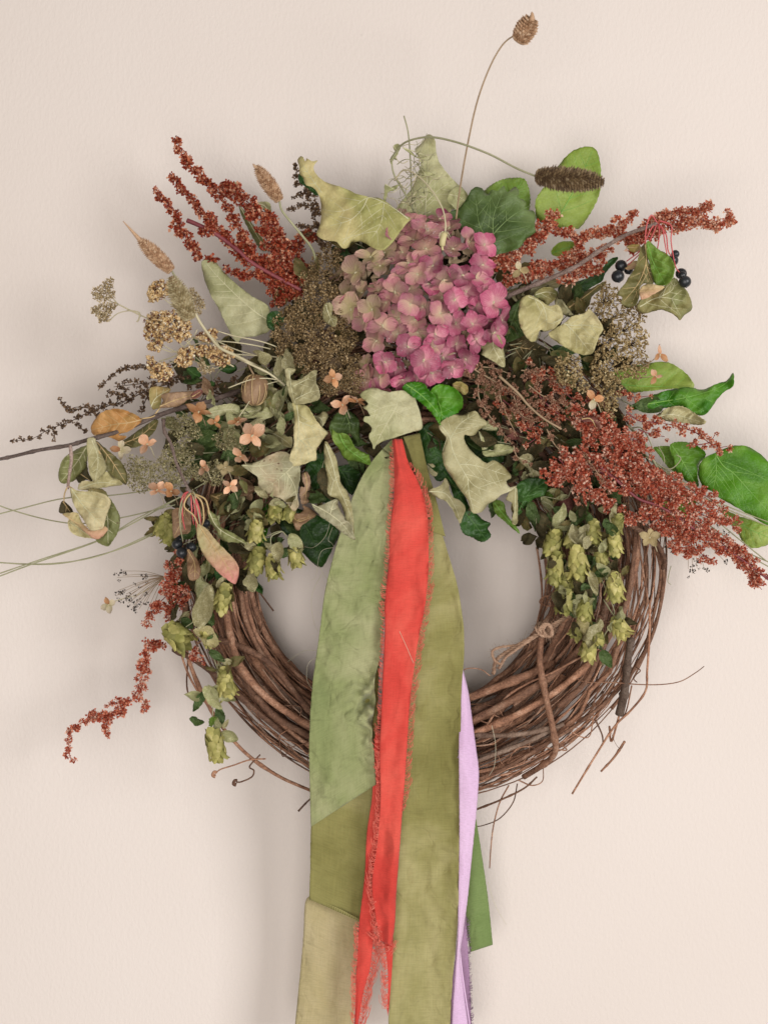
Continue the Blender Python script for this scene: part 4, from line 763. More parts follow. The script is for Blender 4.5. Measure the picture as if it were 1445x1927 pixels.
    TL('leaf', '', 4, '372,1100 400,1080 482,1150 520,1192 480,1192 420,1180 382,1150', M_CREAM, 14.4, ['378,1105 500,1188'], nside=3, **k)
    TL('leaf', '', 4, '322,1052 330,1010 345,988 382,1020 402,1052 362,1062', M_SHADE, 15.0, ['345,995 385,1050'], nside=1, curl=.6, **k)
    TL('leaf', 'curled leaf with a pink underside', 4, '340,1062 380,1055 425,1055 452,1112 502,1152 562,1130 588,1148 542,1196 502,1192 432,1132 382,1092', M_BLUSH, 15.6, ['345,1062 440,1120 580,1150'], nside=2, curl=.5, wav=.5, **k)
    TL('leaf', '', 4, '385,920 432,936 522,940 580,960 606,995 592,1042 576,1092 560,1140 492,1150 462,1102 420,1042 390,972', M_CREAM, 16.2, ['388,922 450,1010 530,1100 556,1140'], nside=5, wav=.6, tilt=(.6, -1.2), cup=.2, curl=.4, **k)
    # lower fan: red stalks, berries and leaves
    for i in range(13):
        a = random.uniform(-1.1, 1.1); ln = random.uniform(45, 95)
        x0, y0 = 358+random.uniform(-5, 6), 926+random.uniform(-4, 5)
        pts = [(x0, y0, 14.8), (x0+14*a, y0+ln*0.25-6, 15.4), (x0+22*a, y0+ln*0.6, 15.3), (x0+20*a+4, y0+ln, 14.6)]
        mb = MB(); stem(mb, pts, 1.5, 1.1, 6, 6); mb.build('berry_stalk', REDST if i % 3 else GREYST, tw1)
    for pts in ([(360, 928, 15), (350, 940, 15.6), (348, 955, 15.6), (365, 970, 15.6), (374, 990, 15.8)], [(362, 928, 15), (385, 938, 15.6), (392, 955, 15.8), (394, 968, 15.6)], [(366, 930, 15.2), (380, 945, 15.6), (384, 975, 15.4), (380, 990, 15)]):
        mb = MB(); stem(mb, pts, 1.7, 1.4, 6, 7); mb.build('leaf_stalk', M_VB, tw1)
    berries(tw1, [(334, 1024, 12.5, 10.5), (343, 1040, 13.2, 11), (337, 1016, 12, 8), (360, 1030, 12.2, 10), (388, 985, 12.4, 8)])
    TL('leaf', '', 4, '940,1042 980,1028 1022,1030 1042,1092 1032,1162 982,1172 946,1192 938,1110', M_TAN, 13.4, ['1010,1030 990,1100 950,1180'], nside=3, **k)
    TL('leaf', '', 4, '1020,1252 1060,1290 1092,1350 1082,1412 1032,1422 1018,1340', M_TAN, 13.6, ['1022,1256 1060,1330 1060,1415'], nside=3, cup=-.4, **k)
    TL('leaf', '', 4, '1128,1038 1160,1055 1185,1085 1202,1132 1262,1162 1312,1192 1350,1228 1282,1216 1212,1208 1182,1160 1150,1110', M_OLIVE, 14.8, ['1135,1042 1190,1140 1340,1226'], nside=3, wav=.5, **k)
    TL('leaf', 'long leaf fading from pale green to pink at its tip', 4, '1072,1120 1102,1128 1132,1150 1192,1222 1252,1282 1292,1332 1300,1382 1282,1442 1240,1420 1182,1372 1112,1290 1076,1202', M_BLUSH, 16.0, ['1085,1125 1150,1220 1220,1320 1278,1430'], nside=5, wav=.5, cup=.35, tilt=(-.6, -.5), curl=.4, **k)
twig1()
tw2 = thing('leafy_twig', 'grey woody twig at upper right with a drooping two tone leaf and black berries', 'twig', P(1100, 495, 12))
def twig2():
    k = dict(parent=tw2)
    mb = MB(); stem(mb, [(930, 572, 9), (960, 555, 10.5), (1020, 530, 12), (1080, 503, 13), (1130, 470, 13.8), (1175, 443, 14.4), (1215, 428, 14.8), (1236, 420, 15)], 5.0, 3.2, 8, 8, knots=0.8); mb.build('branch', BARKG, tw2)
    for pts in ([(1236, 420, 15), (1225, 405, 15.4), (1216, 425, 15.6), (1214, 455, 15.6), (1222, 472, 15.6)], [(1236, 420, 15), (1246, 430, 15.8), (1250, 455, 15.8), (1254, 478, 15.6)], [(1236, 422, 15), (1252, 440, 15.6), (1256, 470, 15.4), (1262, 482, 15)],
                [(1238, 420, 15), (1240, 440, 15.4), (1236, 470, 15), (1228, 500, 14)], [(1236, 418, 15), (1228, 440, 15), (1210, 470, 14.6), (1180, 500, 14)], [(1240, 415, 15), (1262, 425, 15), (1262, 455, 15), (1270, 500, 14.8), (1280, 515, 14.6)], [(1232, 420, 15), (1222, 435, 15), (1205, 470, 14.4), (1178, 492, 13.8)]):
        mb = MB(); stem(mb, pts, 1.4, 1.1, 6, 7); mb.build('berry_stalk', REDST, tw2)
    TL('leaf', '', 3, '730,1082 760,1040 832,1010 882,975 932,930 972,970 1012,1020 1030,1082 1025,1112 992,1132 965,1162 940,1140 918,1125 870,1108 830,1112 790,1125 745,1120', M_OLIVE, 14.2, ['745,1090 850,1040 990,1060', '850,1040 920,1000 940,940'], nside=3, wav=.7, tilt=(.6, -1), cup=.2, **k)
    TL('leaf', '', 3, '720,880 740,820 752,770 778,745 790,790 795,850 830,900 820,962 765,965 740,1000 742,1042 722,1082 700,1090 682,1100 655,1085 645,1065 652,1040 620,1022 660,972 690,922', M_BROWNG, 15.4, ['775,750 780,850 740,960 660,1060', '780,860 800,920 815,955'], nside=3, wav=.6, tilt=(-1.2, -.5), **k)
    TL('leaf', 'bright green half of the drooping leaf', 3, '782,745 800,735 850,780 892,800 926,842 936,890 920,942 882,975 832,970 815,920 802,860 785,810', M_MIDG, 15.9, ['788,750 820,850 880,960'], nside=4, wav=.5, tilt=(1.4, -.5), cup=.2, **k)
    TL('leaf', '', 3, '738,1002 782,965 852,975 882,985 822,1022 762,1052 748,1035', M_BLUSH, 16.2, ['742,1005 800,1000 875,985'], nside=2, curl=.5, **k)
    TL('leaf', 'small peach leaf scrap by the berries', 3, '672,765 700,752 740,752 752,770 730,795 700,790', M_ORANGE, 14.6, ['675,768 745,768'], nside=1, **k)
    TL('leaf', '', 3, '665,880 690,850 725,840 742,850 722,882 690,890', M_BLUSH, 14.2, ['668,882 735,848'], nside=1, **k)
    berries(tw2, [(1168, 500, 14, 11.5), (1162, 520, 14.6, 12.5), (1182, 508, 13.4, 9), (1265, 490, 14, 11), (1270, 478, 13.4, 8), (1283, 518, 14.8, 8), (1288, 530, 15, 12), (1281, 515, 14, 11)])
twig2()

# ------------------------------------------------------------------ tufts (shared meshes)
def seed_tuft(n, R, ss, seed, shell=0.5, wings=3, aspect=1.25):
    rs = random.Random(seed); mb = MB()
    for k in range(n):
        dv = Vector((rs.gauss(0, 1), rs.gauss(0, 1), rs.gauss(0, 1))).normalized(); c = dv*R*(shell+(1-shell)*rs.random())*rs.uniform(.6, 1)
        ax = (dv+Vector((rs.gauss(0, .5), rs.gauss(0, .5), rs.gauss(0, .5)))).normalized(); o1 = ax.orthogonal().normalized(); o2 = ax.cross(o1); s = ss*rs.uniform(.7, 1.25)
        vs = [c-ax*s*0.15, c+ax*s*aspect]; fs = []
        a0 = rs.uniform(0, 6)
        for w in range(wings):
            a = a0+w*2*math.pi/wings; dr = o1*math.cos(a)+o2*math.sin(a); pr = o1*math.cos(a+1.2)+o2*math.sin(a+1.2); i = len(vs)
            vs += [c+dr*s*0.62+ax*s*0.25+pr*s*.12, c+dr*s*0.5+ax*s*0.75-pr*s*.12]; fs += [(0, i, i+1), (0, i+1, 1)]
        mb.add(vs, fs)
    return mb
def bead_tuft(n, R, ss, seed, flat=0.5, el=1.0):
    rs = random.Random(seed); mb = MB()
    for k in range(n):
        a = rs.uniform(0, 6.283); q = math.sqrt(rs.random()); c = Vector((R*q*math.cos(a), -R*flat*math.sqrt(1-q*q)*rs.uniform(.5, 1), R*q*math.sin(a))); s = ss*rs.uniform(.75, 1.2)
        m = Matrix.Rotation(rs.uniform(0, 6), 3, Vector((rs.gauss(0, 1), rs.gauss(0, 1), rs.gauss(0, 1))).normalized())
        vs = []; fs = []; n1 = 6
        for j in range(1, 4):
            b = math.pi*j/4
            for i in range(n1): g = 2*math.pi*(i+0.5*j)/n1; vs.append(c+m @ Vector((s*math.sin(b)*math.cos(g), s*math.sin(b)*math.sin(g), s*el*math.cos(b))))
        t, bt = len(vs), len(vs)+1; vs += [c+m @ Vector((0, 0, s*el)), c+m @ Vector((0, 0, -s*el))]
        for j in range(2):
            for i in range(n1): fs.append((j*n1+i, (j+1)*n1+i, (j+1)*n1+(i+1) % n1, j*n1+(i+1) % n1))
        for i in range(n1): fs += [(t, i, (i+1) % n1), (bt, 2*n1+(i+1) % n1, 2*n1+i)]
        mb.add(vs, fs)
    return mb
U = S*0.92   # one photo px at wreath depth
I_RED = island_mat('rust_seed', [(0.0, '7a2818'), (0.22, 'ab4730'), (0.5, 'cb6a4b'), (0.74, 'e39a76'), (0.9, 'f9d2b6')], 0.4, 0.35)  # palest stops of the rust ramps paint highlights onto single seeds
I_RED2 = island_mat('salmon_rust_seed', [(0.0, '7e2a1a'), (0.24, 'b34c34'), (0.52, 'd27054'), (0.78, 'e89a7a'), (0.93, 'fbdcc6')], 0.4, 0.35)
I_DRED = island_mat('dark_rust_seed', [(0.0, '6b2012'), (0.35, '9c3a25'), (0.6, 'bd5a3c'), (0.8, 'd98660'), (0.93, 'f3c0a0')], 0.4, 0.32)
I_BROWN = island_mat('brown_seed', [(0.0, '573524'), (0.35, '8c6047'), (0.7, 'b5866a'), (1.0, 'd8b196')], 0.6, 0.1)
I_DBROWN = island_mat('dark_brown_seed', [(0.0, '3a2618'), (0.4, '5e4632'), (0.75, '85694d'), (1.0, 'a88b6a')], 0.6, 0.1)
I_OLBR = island_mat('olive_brown_bloom', [(0.0, '50401f'), (0.4, '7d6540'), (0.75, 'a58a60'), (1.0, 'cbb48a')], 0.6, 0.1)
I_OLG = island_mat('olive_green_bloom', [(0.0, '615a36'), (0.4, '8b8458'), (0.75, 'b0a67a'), (1.0, 'd1c79e')], 0.6, 0.1)
I_TANB = island_mat('tan_seed_capsule', [(0.0, '57441f'), (0.35, '8c7448'), (0.7, 'b59c6c'), (1.0, 'dccca0')], 0.5, 0.1)
I_YAR = island_mat('yellow_bead_bloom', [(0.0, '8f6440'), (0.2, 'bd945c'), (0.45, 'd9b67e'), (0.75, 'e6cb9a'), (0.95, 'f6ead0')], 0.55, 0.12)
I_YARB = island_mat('beige_bead_bloom', [(0.0, '7a6340'), (0.35, 'ab946a'), (0.7, 'cfbb92'), (1.0, 'ebdfc0')], 0.6, 0.12)
I_MAR = island_mat('maroon_bract', [(0.0, '5e2019'), (0.5, '92503a'), (1.0, 'd9b48c')], 0.6, 0.1)
I_BLK = island_mat('blackish_seed', [(0.0, '17140f'), (0.6, '37302a'), (1.0, '61564a')], 0.5, 0)
def variants(fn, name, mats, n=5, smooth=False):
    return [fn(i).mesh(name, mats, smooth) for i in range(n)]
T_RED = variants(lambda i: seed_tuft(34, 12.5*U, 5.0*U, 100+i, .3), 'seed_cluster', I_RED)
T_RED2 = variants(lambda i: seed_tuft(34, 12.5*U, 5.0*U, 110+i, .3), 'seed_cluster', I_RED2)
T_DRED = variants(lambda i: seed_tuft(30, 12*U, 5.2*U, 120+i, .3), 'seed_cluster', I_DRED)
T_BROWN = variants(lambda i: seed_tuft(34, 8*U, 2.9*U, 130+i, 0.3), 'seed_cluster', I_BROWN)
T_DBROWN = variants(lambda i: seed_tuft(12, 6.4*U, 4.4*U, 140+i, 0.3, 3), 'seed_cluster', I_DBROWN)
T_OLBR = variants(lambda i: seed_tuft(26, 7.5*U, 2.9*U, 150+i, 0.5), 'bloom_cluster', I_OLBR)
T_OLG = variants(lambda i: seed_tuft(14, 7*U, 2.8*U, 160+i, 0.5), 'bloom_cluster', I_OLG)
T_TAN = variants(lambda i: bead_tuft(9, 6.5*U, 1.7*U, 170+i, 0.9, 1.5), 'capsule_cluster', I_TANB, 6)
def yar(i, a=0):
    mb = bead_tuft(13, 10*U, 4.3*U, 180+i+a, 0.6); m2 = seed_tuft(16, 9*U, 3.6*U, 190+i, .5); mb.add(m2.v, m2.f, 1); return mb
T_YAR = variants(yar, 'flower_cluster', [I_YAR, I_MAR], 4, True)
T_YARB = variants(lambda i: seed_tuft(26, 9*U, 3.8*U, 200+i, 0.5), 'flower_cluster', I_YARB)
T_BLK = variants(lambda i: seed_tuft(5, 4*U, 3.6*U, 210+i, 0.4, 2), 'seed_cluster', I_BLK)
CNT = {}; OVER = {}
def put(parent, tufts, x, y, d, sc, rot=None, name=None):
    me = random.choice(tufts); CNT[parent.name] = CNT.get(parent.name, 0)+1
    if CNT[parent.name] > 290:      # the rest of a very dense spray is one joined part
        mb, mm = OVER.setdefault(parent.name, (MB(), me.materials[0])); M = Matrix.LocRotScale(P(x, y, d), __import__('mathutils').Euler(rnd_rot()), Vector((sc*(D-d*0.01)/D/0.92,)*3))
        mb.add([M @ v.co for v in me.vertices], [tuple(p.vertices) for p in me.polygons]); return None
    return link(name or me.name.split('.')[0], me, parent, P(x, y, d), None, rnd_rot() if rot is None else rot, sc*(D-d*0.01)/D/0.92)
def spray(t, paths, tufts, stemm, zi=0, dens=9.0, sc=1.0, stem_r=1.4, branch='branch', zvar=1.0, stems=True, tip=0.75):
    """paths: (string of x,y points, depth0, depth1, half width0, half width1)"""
    for s, d0, d1, w0, w1 in paths:
        pts = Z(zi, s); c = resample(catmull(pts, 8), 60); L = plen(c)
        if stems:
            mb = MB(); k = len(c); mb.tube([P(x, y, d0+(d1-d0)*i/(k-1)-0.1) for i, (x, y) in enumerate(c)], [R_(stem_r*(1-0.55*i/(k-1)), d0) for i in range(k)], 5); mb.build(branch, stemm, t)
        n = max(3, int(L/dens*max(1, (w0+w1)/2/7.0)))
        for q in range(n):
            f = (q+random.random())/n; x, y = c[min(59, int(f*59))]; w = (w0+(w1-w0)*f)*1.2; a = random.uniform(0, 6.283); rr = w*math.sqrt(random.random())*0.85
            g = 0.8+0.35*noise.noise(Vector((q*0.9, L, 0)))
            put(t, tufts if not callable(tufts) else tufts(f), x+rr*math.cos(a), y+rr*math.sin(a), d0+(d1-d0)*f+zvar*random.uniform(-0.5, 0.6)*w*0.05, sc*g*(1-(1-tip)*f)*random.uniform(.75, 1.15))
# ---- rust red sprays
s1 = thing('rust_seed_spray', 'branching rust red seed spray fanning out at the upper left', 'seed spray', P(520, 510, 9))
spray(s1, [('1050,930 980,830 920,730 850,610 770,520 690,455 600,470', 8, 9, 27, 13), ('600,470 555,425 510,375 450,320 405,245 380,165', 9, 9.5, 8, 6),
           ('960,880 850,850 810,840 750,730 685,590 640,510', 8, 9, 8, 9), ('760,820 620,690 560,620 500,540 430,460 350,365', 8.5, 9.5, 9, 6),
           ('510,810 450,740 400,650 370,570 310,520 262,465', 9.5, 10, 8.5, 7), ('530,690 580,660 560,600', 9.5, 9.8, 10, 8),
           ('960,1000 900,910 860,860', 8.5, 8.5, 22, 18), ('1060,920 1000,960 900,990', 8.5, 8.8, 22, 14), ('880,915 800,915 730,912 660,890', 8.8, 9, 8, 5),
           ('1050,990 960,1040 905,1090', 8.5, 9, 9, 10), ('1130,700 1080,720 1040,780', 7, 7.5, 10, 12), ('560,830 600,830', 9.5, 9.5, 4, 4), ('820,780 780,800 760,860', 8.8, 9, 9, 8)], T_DRED, MARST, 1, 4.9, 1.1)
mb = MB(); stem(mb, [(x, y, 9.2) for x, y in Z(1, '1060,1000 930,930 800,855 700,770 590,690 500,645 440,620')], 3.6, 4.4, 8, 8); mb.build('main_stem', MARST, s1)
s2 = thing('rust_seed_spray', 'rust red seed spray reaching out over the twig at the upper right', 'seed spray', P(1000, 500, 9))
spray(s2, [('-30,860 40,840 130,780 200,700 240,650 300,590', 10.5, 10, 16, 13), ('260,650 330,670 395,680', 10, 10, 9, 9), ('20,930 120,920 240,880 330,850 440,830 520,800 575,790', 10.5, 11, 18, 13),
           ('330,930 400,900 470,890 545,850', 11, 11, 13, 10), ('400,790 430,740 500,690 600,680 640,710 700,730 800,700 880,690', 10.5, 11, 9, 11), ('630,640 680,610 730,590', 11, 11, 9, 8),
           ('700,740 800,650 870,600 960,590 1040,570 1100,550 1140,580', 11, 12, 12, 10), ('900,650 1000,640 1080,620 1150,640', 11.5, 12, 12, 9), ('1120,660 1180,640 1235,610 1215,570', 12, 12, 9, 8), ('-10,800 -50,850', 10, 10, 12, 10)], T_RED, MARST, 3, 5.4, 1.12)
s3 = thing('rust_seed_spray', 'heavy salmon red seed spray sweeping down to the right edge', 'seed spray', P(1180, 880, 12))
spray(s3, [('200,330 330,430 430,530 560,680 700,800 850,960 1000,1080 1150,1180 1300,1290 1430,1400', 12.5, 10.5, 34, 14), ('250,400 400,420 500,450 590,490 640,560', 12.5, 12, 22, 10),
           ('20,590 130,700 210,780 320,880 430,960 540,1020', 12.5, 10.5, 22, 10), ('100,560 250,650 400,720 600,760 780,740 900,800', 12.8, 10.5, 30, 14), ('600,760 760,850 900,860 1010,840 1100,920 1090,960', 11, 10, 17, 13),
           ('900,930 1050,990 1180,1010 1250,1045', 10.5, 10, 14, 9), ('600,900 660,1010 760,1070 800,1150 920,1230', 11, 10, 20, 11), ('700,1030 820,1060 900,1180 1050,1270', 10.5, 10, 15, 13),
           ('1180,1220 1260,1280 1330,1400 1400,1480', 10.5, 10.3, 12, 9), ('170,850 210,890', 12, 12, 9, 6), ('-60,700 0,720 60,650', 11.5, 12, 14, 12)], T_RED2, MARST, 7, 5.6, 0.98)
mb = MB(); stem(mb, [(x, y, 12.3-i*0.2) for i, (x, y) in enumerate(Z(7, '300,640 420,740 560,860 700,910 850,1000 1000,1110 1200,1230 1445,1410'))], 3.0, 2.2, 8, 8); mb.build('main_stem', MARST, s3)
s4 = thing('rust_seed_spray', 'small dark rust seed spray between the green leaves at right', 'seed spray', P(1190, 780, 10))
spray(s4, [('480,270 560,330 640,340 740,350 830,370', 10.5, 10, 13, 11), ('560,390 640,420 740,440', 10.5, 10, 11, 8), ('830,380 930,400 1000,450 1090,510 1170,505', 10, 9.5, 8, 8), ('930,500 1040,480 1080,430', 9.8, 9.8, 7, 7), ('1100,500 1120,560', 9.6, 9.6, 7, 6),
           ('420,130 520,170 630,165', 10, 10, 9, 6), ('200,200 300,180 350,250 400,290', 10.5, 10, 11, 9)], T_RED, MARST, 7, 8.2, 0.8)
s5 = thing('rust_seed_spray', 'short salmon seed spray on the left above the hop cones', 'seed spray', P(320, 1110, 10))
spray(s5, [('700,140 650,230 640,320 570,400 510,490', 10.5, 10, 18, 10), ('720,300 680,380 610,470', 10.5, 10, 13, 9), ('640,250 620,180', 10.5, 10.5, 10, 8)], T_RED2, MARST, 8, 6.5, 0.95)
s6 = thing('rust_seed_spray', 'salmon seed spray drooping free against the wall at lower left', 'seed spray', P(300, 1205, 10))
spray(s6, [('600,610 530,620 505,690 490,770 460,860 440,900', 10, 10, 11, 9), ('430,920 350,930 285,950', 10, 9.8, 7, 6), ('380,970 290,1000 210,1010 130,1060 85,1110 90,1200 100,1245', 9.8, 9, 9, 6),
           ('330,990 290,1040 300,1130', 9.8, 9.6, 9, 6), ('470,900 510,940 490,990', 10, 9.8, 5, 5), ('220,1010 215,970', 9.6, 9.6, 5, 4), ('480,850 520,860', 10, 10, 7, 6)], T_RED2, MARST, 8, 5.6, 0.88)
s7 = thing('rust_seed_spray', 'tiny salmon seed sprig lying on the vines below the pale green leaf', 'seed spray', P(365, 1235, 10))
spray(s7, [('745,625 775,670 760,720', 10.2, 10.2, 8, 8), ('770,680 830,720', 10.2, 10, 6, 5)], T_RED2, MARST, 8, 7, 0.75)
# ---- brown sprays
s8 = thing('brown_seed_spray', 'feathery dark brown seed spray pointing out to the left', 'seed spray', P(400, 720, 8))
spray(s8, [('960,340 800,390 700,440 600,470 480,510 380,560 270,600 180,650 70,665', 8, 9, 7, 5), ('820,270 740,265 680,270 620,300 560,360 535,390', 8.5, 9, 4, 4), ('900,340 800,350 700,360 620,370', 8.5, 8.8, 11, 8), ('700,430 600,400 580,430', 8.8, 9, 8, 6),
           ('380,500 350,470 320,430', 9, 9, 4, 3), ('520,490 420,480 370,500', 9, 9, 6, 4), ('420,560 440,590 470,620', 9, 9, 4, 4), ('290,600 300,630 285,660', 9, 9, 4, 3), ('1050,350 1150,390 1200,360 1300,330', 8.5, 9, 12, 10), ('1040,310 960,320 860,330', 8.5, 9, 8, 6),
           ('820,400 790,450 770,520', 8.5, 9, 8, 6), ('500,500 540,540 600,500', 9, 9, 5, 5), ('1120,420 1220,430 1300,390', 8.5, 9, 8, 8)], T_DBROWN, DKST, 4, 4.6, 1.0, stem_r=1.2)
s9 = thing('brown_seed_spray', 'upright dark brown seed spray behind the left end of the yellow green leaf', 'seed spray', P(610, 470, 7))
spray(s9, [('1180,760 1150,660 1120,560 1090,450 1050,400', 7, 7.5, 7, 5), ('1130,540 1060,540 980,570', 7.2, 7.5, 4, 3), ('1110,470 1050,480 1010,500', 7.2, 7.5, 4, 3), ('1090,430 1040,420 1020,440', 7.2, 7.5, 4, 3), ('1030,390 1035,340 1020,310', 7.5, 7.8, 3.5, 3), ('1150,650 1080,650 1020,645', 7.2, 7.5, 5, 3),
           ('1180,740 1120,700 1060,690', 7.2, 7.5, 8, 6), ('1160,600 1140,520 1120,440', 7.2, 7.5, 6, 4), ('1250,800 1200,740 1150,700', 8, 7.5, 14, 8)], T_DBROWN, DKST, 1, 4.0, 1.0, stem_r=1.1)
s10 = thing('brown_seed_spray', 'bushy brown seed spray right below the pink flower head', 'seed spray', P(960, 750, 12))
spray(s10, [('240,260 360,330 480,400 560,470 640,540 740,600', 12.4, 12.5, 22, 12), ('290,300 290,420 330,500 420,620 470,680', 12, 12, 14, 6), ('400,360 410,440 450,540 500,640', 12.6, 12.6, 9, 5), ('520,280 620,290 700,330 760,400', 12.2, 12, 20, 14),
            ('560,360 640,420 720,450 800,500', 12.6, 12.6, 18, 12), ('480,420 520,520 600,560', 12.4, 12.4, 18, 12), ('660,600 700,680 760,740', 13, 13, 7, 4), ('860,740 890,780 930,830 1010,950', 13.4, 12.5, 6, 4), ('480,690 500,750 570,790', 11.5, 11, 6, 5), ('340,330 320,440 360,560', 11.5, 11.5, 16, 12), ('300,260 380,270 460,300', 12, 12, 12, 10)], T_BROWN, TANST, 6, 6.4, 0.9)
mb = MB(); stem(mb, [(x, y, 13.8) for x, y in Z(6, '400,310 500,400 560,470 640,540 740,600')], 2.6, 1.8, 8, 8); mb.build('main_stem', TANST, s10)
s10b = thing('rust_seed_spray', 'deep rust seed heads mixed into the bushy brown spray right of centre', 'seed spray', P(1000, 740, 11))
spray(s10b, [('560,280 640,310 700,360 800,440 830,520', 11.6, 11.8, 18, 16), ('420,440 520,520 560,600 640,560', 11.4, 11.6, 20, 16), ('620,420 700,500 800,560', 12, 12, 16, 14), ('530,600 600,640 560,680', 11.6, 11.6, 10, 8)], T_RED, MARST, 6, 9.0, 0.78)
def scatter(poly, n, seed=0, mind=0):
    rs = random.Random(seed); a = np.array(poly); out = []; x0, y0 = a.min(0); x1, y1 = a.max(0); tries = 0
    while len(out) < n and tries < n*60:
        tries += 1; x, y = rs.uniform(x0, x1), rs.uniform(y0, y1)
        if inpoly(x, y, poly)[0] and (mind == 0 or all((x-p[0])**2+(y-p[1])**2 > mind*mind for p in out)): out.append((x, y))
    return out
def umbel(t, poly, base, hubs, tufts, stemm, d, n, sc=1.0, dome=1.0, mind=6, seed=0, dbase=None, r=0.9, sag=0):
    """flower head: fine stems from base over hubs to small clusters spread over a dome"""
    pts = scatter(poly, n, seed, mind); cx, cy = np.array(poly).mean(0); rr = max(np.linalg.norm(np.array(poly)-(cx, cy), axis=1))
    dd = lambda x, y: d+dome*(1-((x-cx)**2+(y-cy)**2)/(rr*rr))
    db = d-1.5 if dbase is None else dbase; mb = MB()
    for h in hubs: stem(mb, [(base[0], base[1], db), ((base[0]+h[0])/2, (base[1]+h[1])/2+sag, (db+dd(*h))/2-0.2), (h[0], h[1], dd(*h)-0.9)], r*1.5, r, 5, 5)
    for x, y in pts:
        h = min(hubs, key=lambda q: (q[0]-x)**2+(q[1]-y)**2); z = dd(x, y)+random.uniform(-.35, .35)+.7*noise.noise(Vector((x*.06, y*.06, seed)))
        stem(mb, [(h[0], h[1], dd(*h)-0.9), (h[0]*.4+x*.6, h[1]*.4+y*.6+sag*.5, z-0.5), (x, y, z)], r*0.65, r*0.5, 4, 3)
        put(t, tufts, x, y, z, sc*random.uniform(.75, 1.15))
    mb.build('stem', stemm, t)
u1 = thing('brown_flower_head', 'wide olive brown dried flower cluster left of the pink flower head', 'flower head', P(600, 640, 9))
umbel(u1, [(508, 600), (560, 560), (600, 530), (650, 545), (668, 600), (670, 660), (690, 700), (640, 730), (590, 715), (545, 690), (515, 650)], (600, 640), scatter([(540, 600), (640, 570), (670, 660), (600, 690), (540, 650)], 14, 4), T_OLBR, TANST, 10.5, 250, 0.95, 1.6, 5.5, 3)
u1b = thing('brown_flower_head', 'smaller brown dried flower cluster above the wide one', 'flower head', P(620, 510, 8))
umbel(u1b, [(580, 500), (620, 455), (650, 490), (655, 540), (620, 560), (570, 555), (560, 520)], (620, 520), [(600, 510), (630, 500), (620, 540)], T_OLBR, TANST, 9.0, 70, 0.9, .6, 6, 5)
u2 = thing('dried_panicle', 'olive panicle of tiny dried blooms on the left below the woody twig', 'flower head', P(350, 850, 9))
umbel(u2, Z(4, '680,800 720,740 780,770 850,780 900,700 980,640 1040,660 1060,760 1040,860 980,910 900,900 840,920 760,940 700,910'), (360, 855), [(260, 885), (285, 880), (310, 870), (335, 850), (350, 895), (330, 905)], T_OLG, PALEST, 11, 150, 0.9, .7, 6, 6)
u3 = thing('dried_panicle', 'dark olive panicle under the maroon tipped leaf at left', 'flower head', P(350, 790, 9))
umbel(u3, Z(4, '900,560 960,540 1020,520 1060,560 1100,640 1040,650 980,640 930,620'), (355, 800), [(330, 795), (350, 790), (365, 800)], T_OLG, PALEST, 10.6, 60, .85, .5, 6, 7)
u4 = thing('dried_panicle', 'olive panicle right of the peach florets on the left side', 'flower head', P(420, 830, 9))
umbel(u4, Z(17, '720,700 780,640 860,620 930,600 900,680 940,740 1010,760 1020,800 940,810 860,800 780,790 740,760'), (415, 835), [(410, 825), (430, 835), (445, 840)], T_OLG, PALEST, 11.2, 55, .8, .5, 6, 8)
u5 = thing('dried_panicle', 'low olive panicle beside the small peach floret at left', 'flower head', P(415, 890, 9))
umbel(u5, Z(17, '560,950 680,930 760,900 830,930 860,1010 800,1040 820,1110 720,1130 640,1090 560,1060 480,1020'), (410, 880), [(390, 885), (405, 890), (420, 895), (380, 895)], T_OLG, PALEST, 11.4, 70, .85, .5, 6, 9)
u6 = thing('dried_panicle', 'small brown panicle below the wide brown flower cluster', 'flower head', P(660, 700, 11))
umbel(u6, Z(14, '900,560 980,540 1045,580 1030,640 1010,740 940,760 880,700 800,760 720,740 700,680 780,640 860,640'), (650, 700), [(665, 710), (640, 725), (625, 735), (670, 730)], T_OLBR, PALEST, 12.2, 60, .8, .5, 6, 10)
u7 = thing('airy_seed_head', 'airy tan seed head of tiny capsules below the black berries at right', 'seed head', P(1130, 660, 9))
umbel(u7, Z(3, '560,960 620,990 660,1080 740,1090 780,1150 760,1200 790,1260 780,1340 800,1400 770,1460 700,1470 640,1500 540,1520 480,1450 500,1350 530,1240 540,1180 470,1100 500,1040'), (1110, 660), [(1135, 570), (1150, 600), (1170, 625), (1185, 650), (1190, 690), (1160, 690), (1150, 640), (1135, 710), (1165, 715), (1120, 590)], T_TAN, DKST, 10, 230, 1.0, 1.0, 6.5, 11, r=.7)
u8 = thing('airy_seed_head', 'smaller tan seed head of tiny capsules over the bushy brown spray', 'seed head', P(1060, 700, 11))
umbel(u8, Z(15, '720,700 790,670 850,700 880,760 900,830 930,900 880,930 830,900 780,870 720,850 690,800'), (1040, 700), [(1060, 690), (1075, 710), (1085, 725)], T_TAN, DKST, 13, 70, .95, .5, 6, 12, r=.7)
u9 = thing('airy_seed_head', 'low tan seed head hanging under the peach floret at right', 'seed head', P(1150, 730, 10))
umbel(u9, Z(15, '960,760 1060,780 1140,860 1150,930 1130,1040 1080,1110 1020,1080 1000,960 960,860'), (1120, 720), [(1135, 720), (1145, 740), (1150, 765)], T_TAN, DKST, 11.4, 90, .95, .5, 6, 13, r=.7)
for nm_, (mb_, mm_) in list(OVER.items()): pass
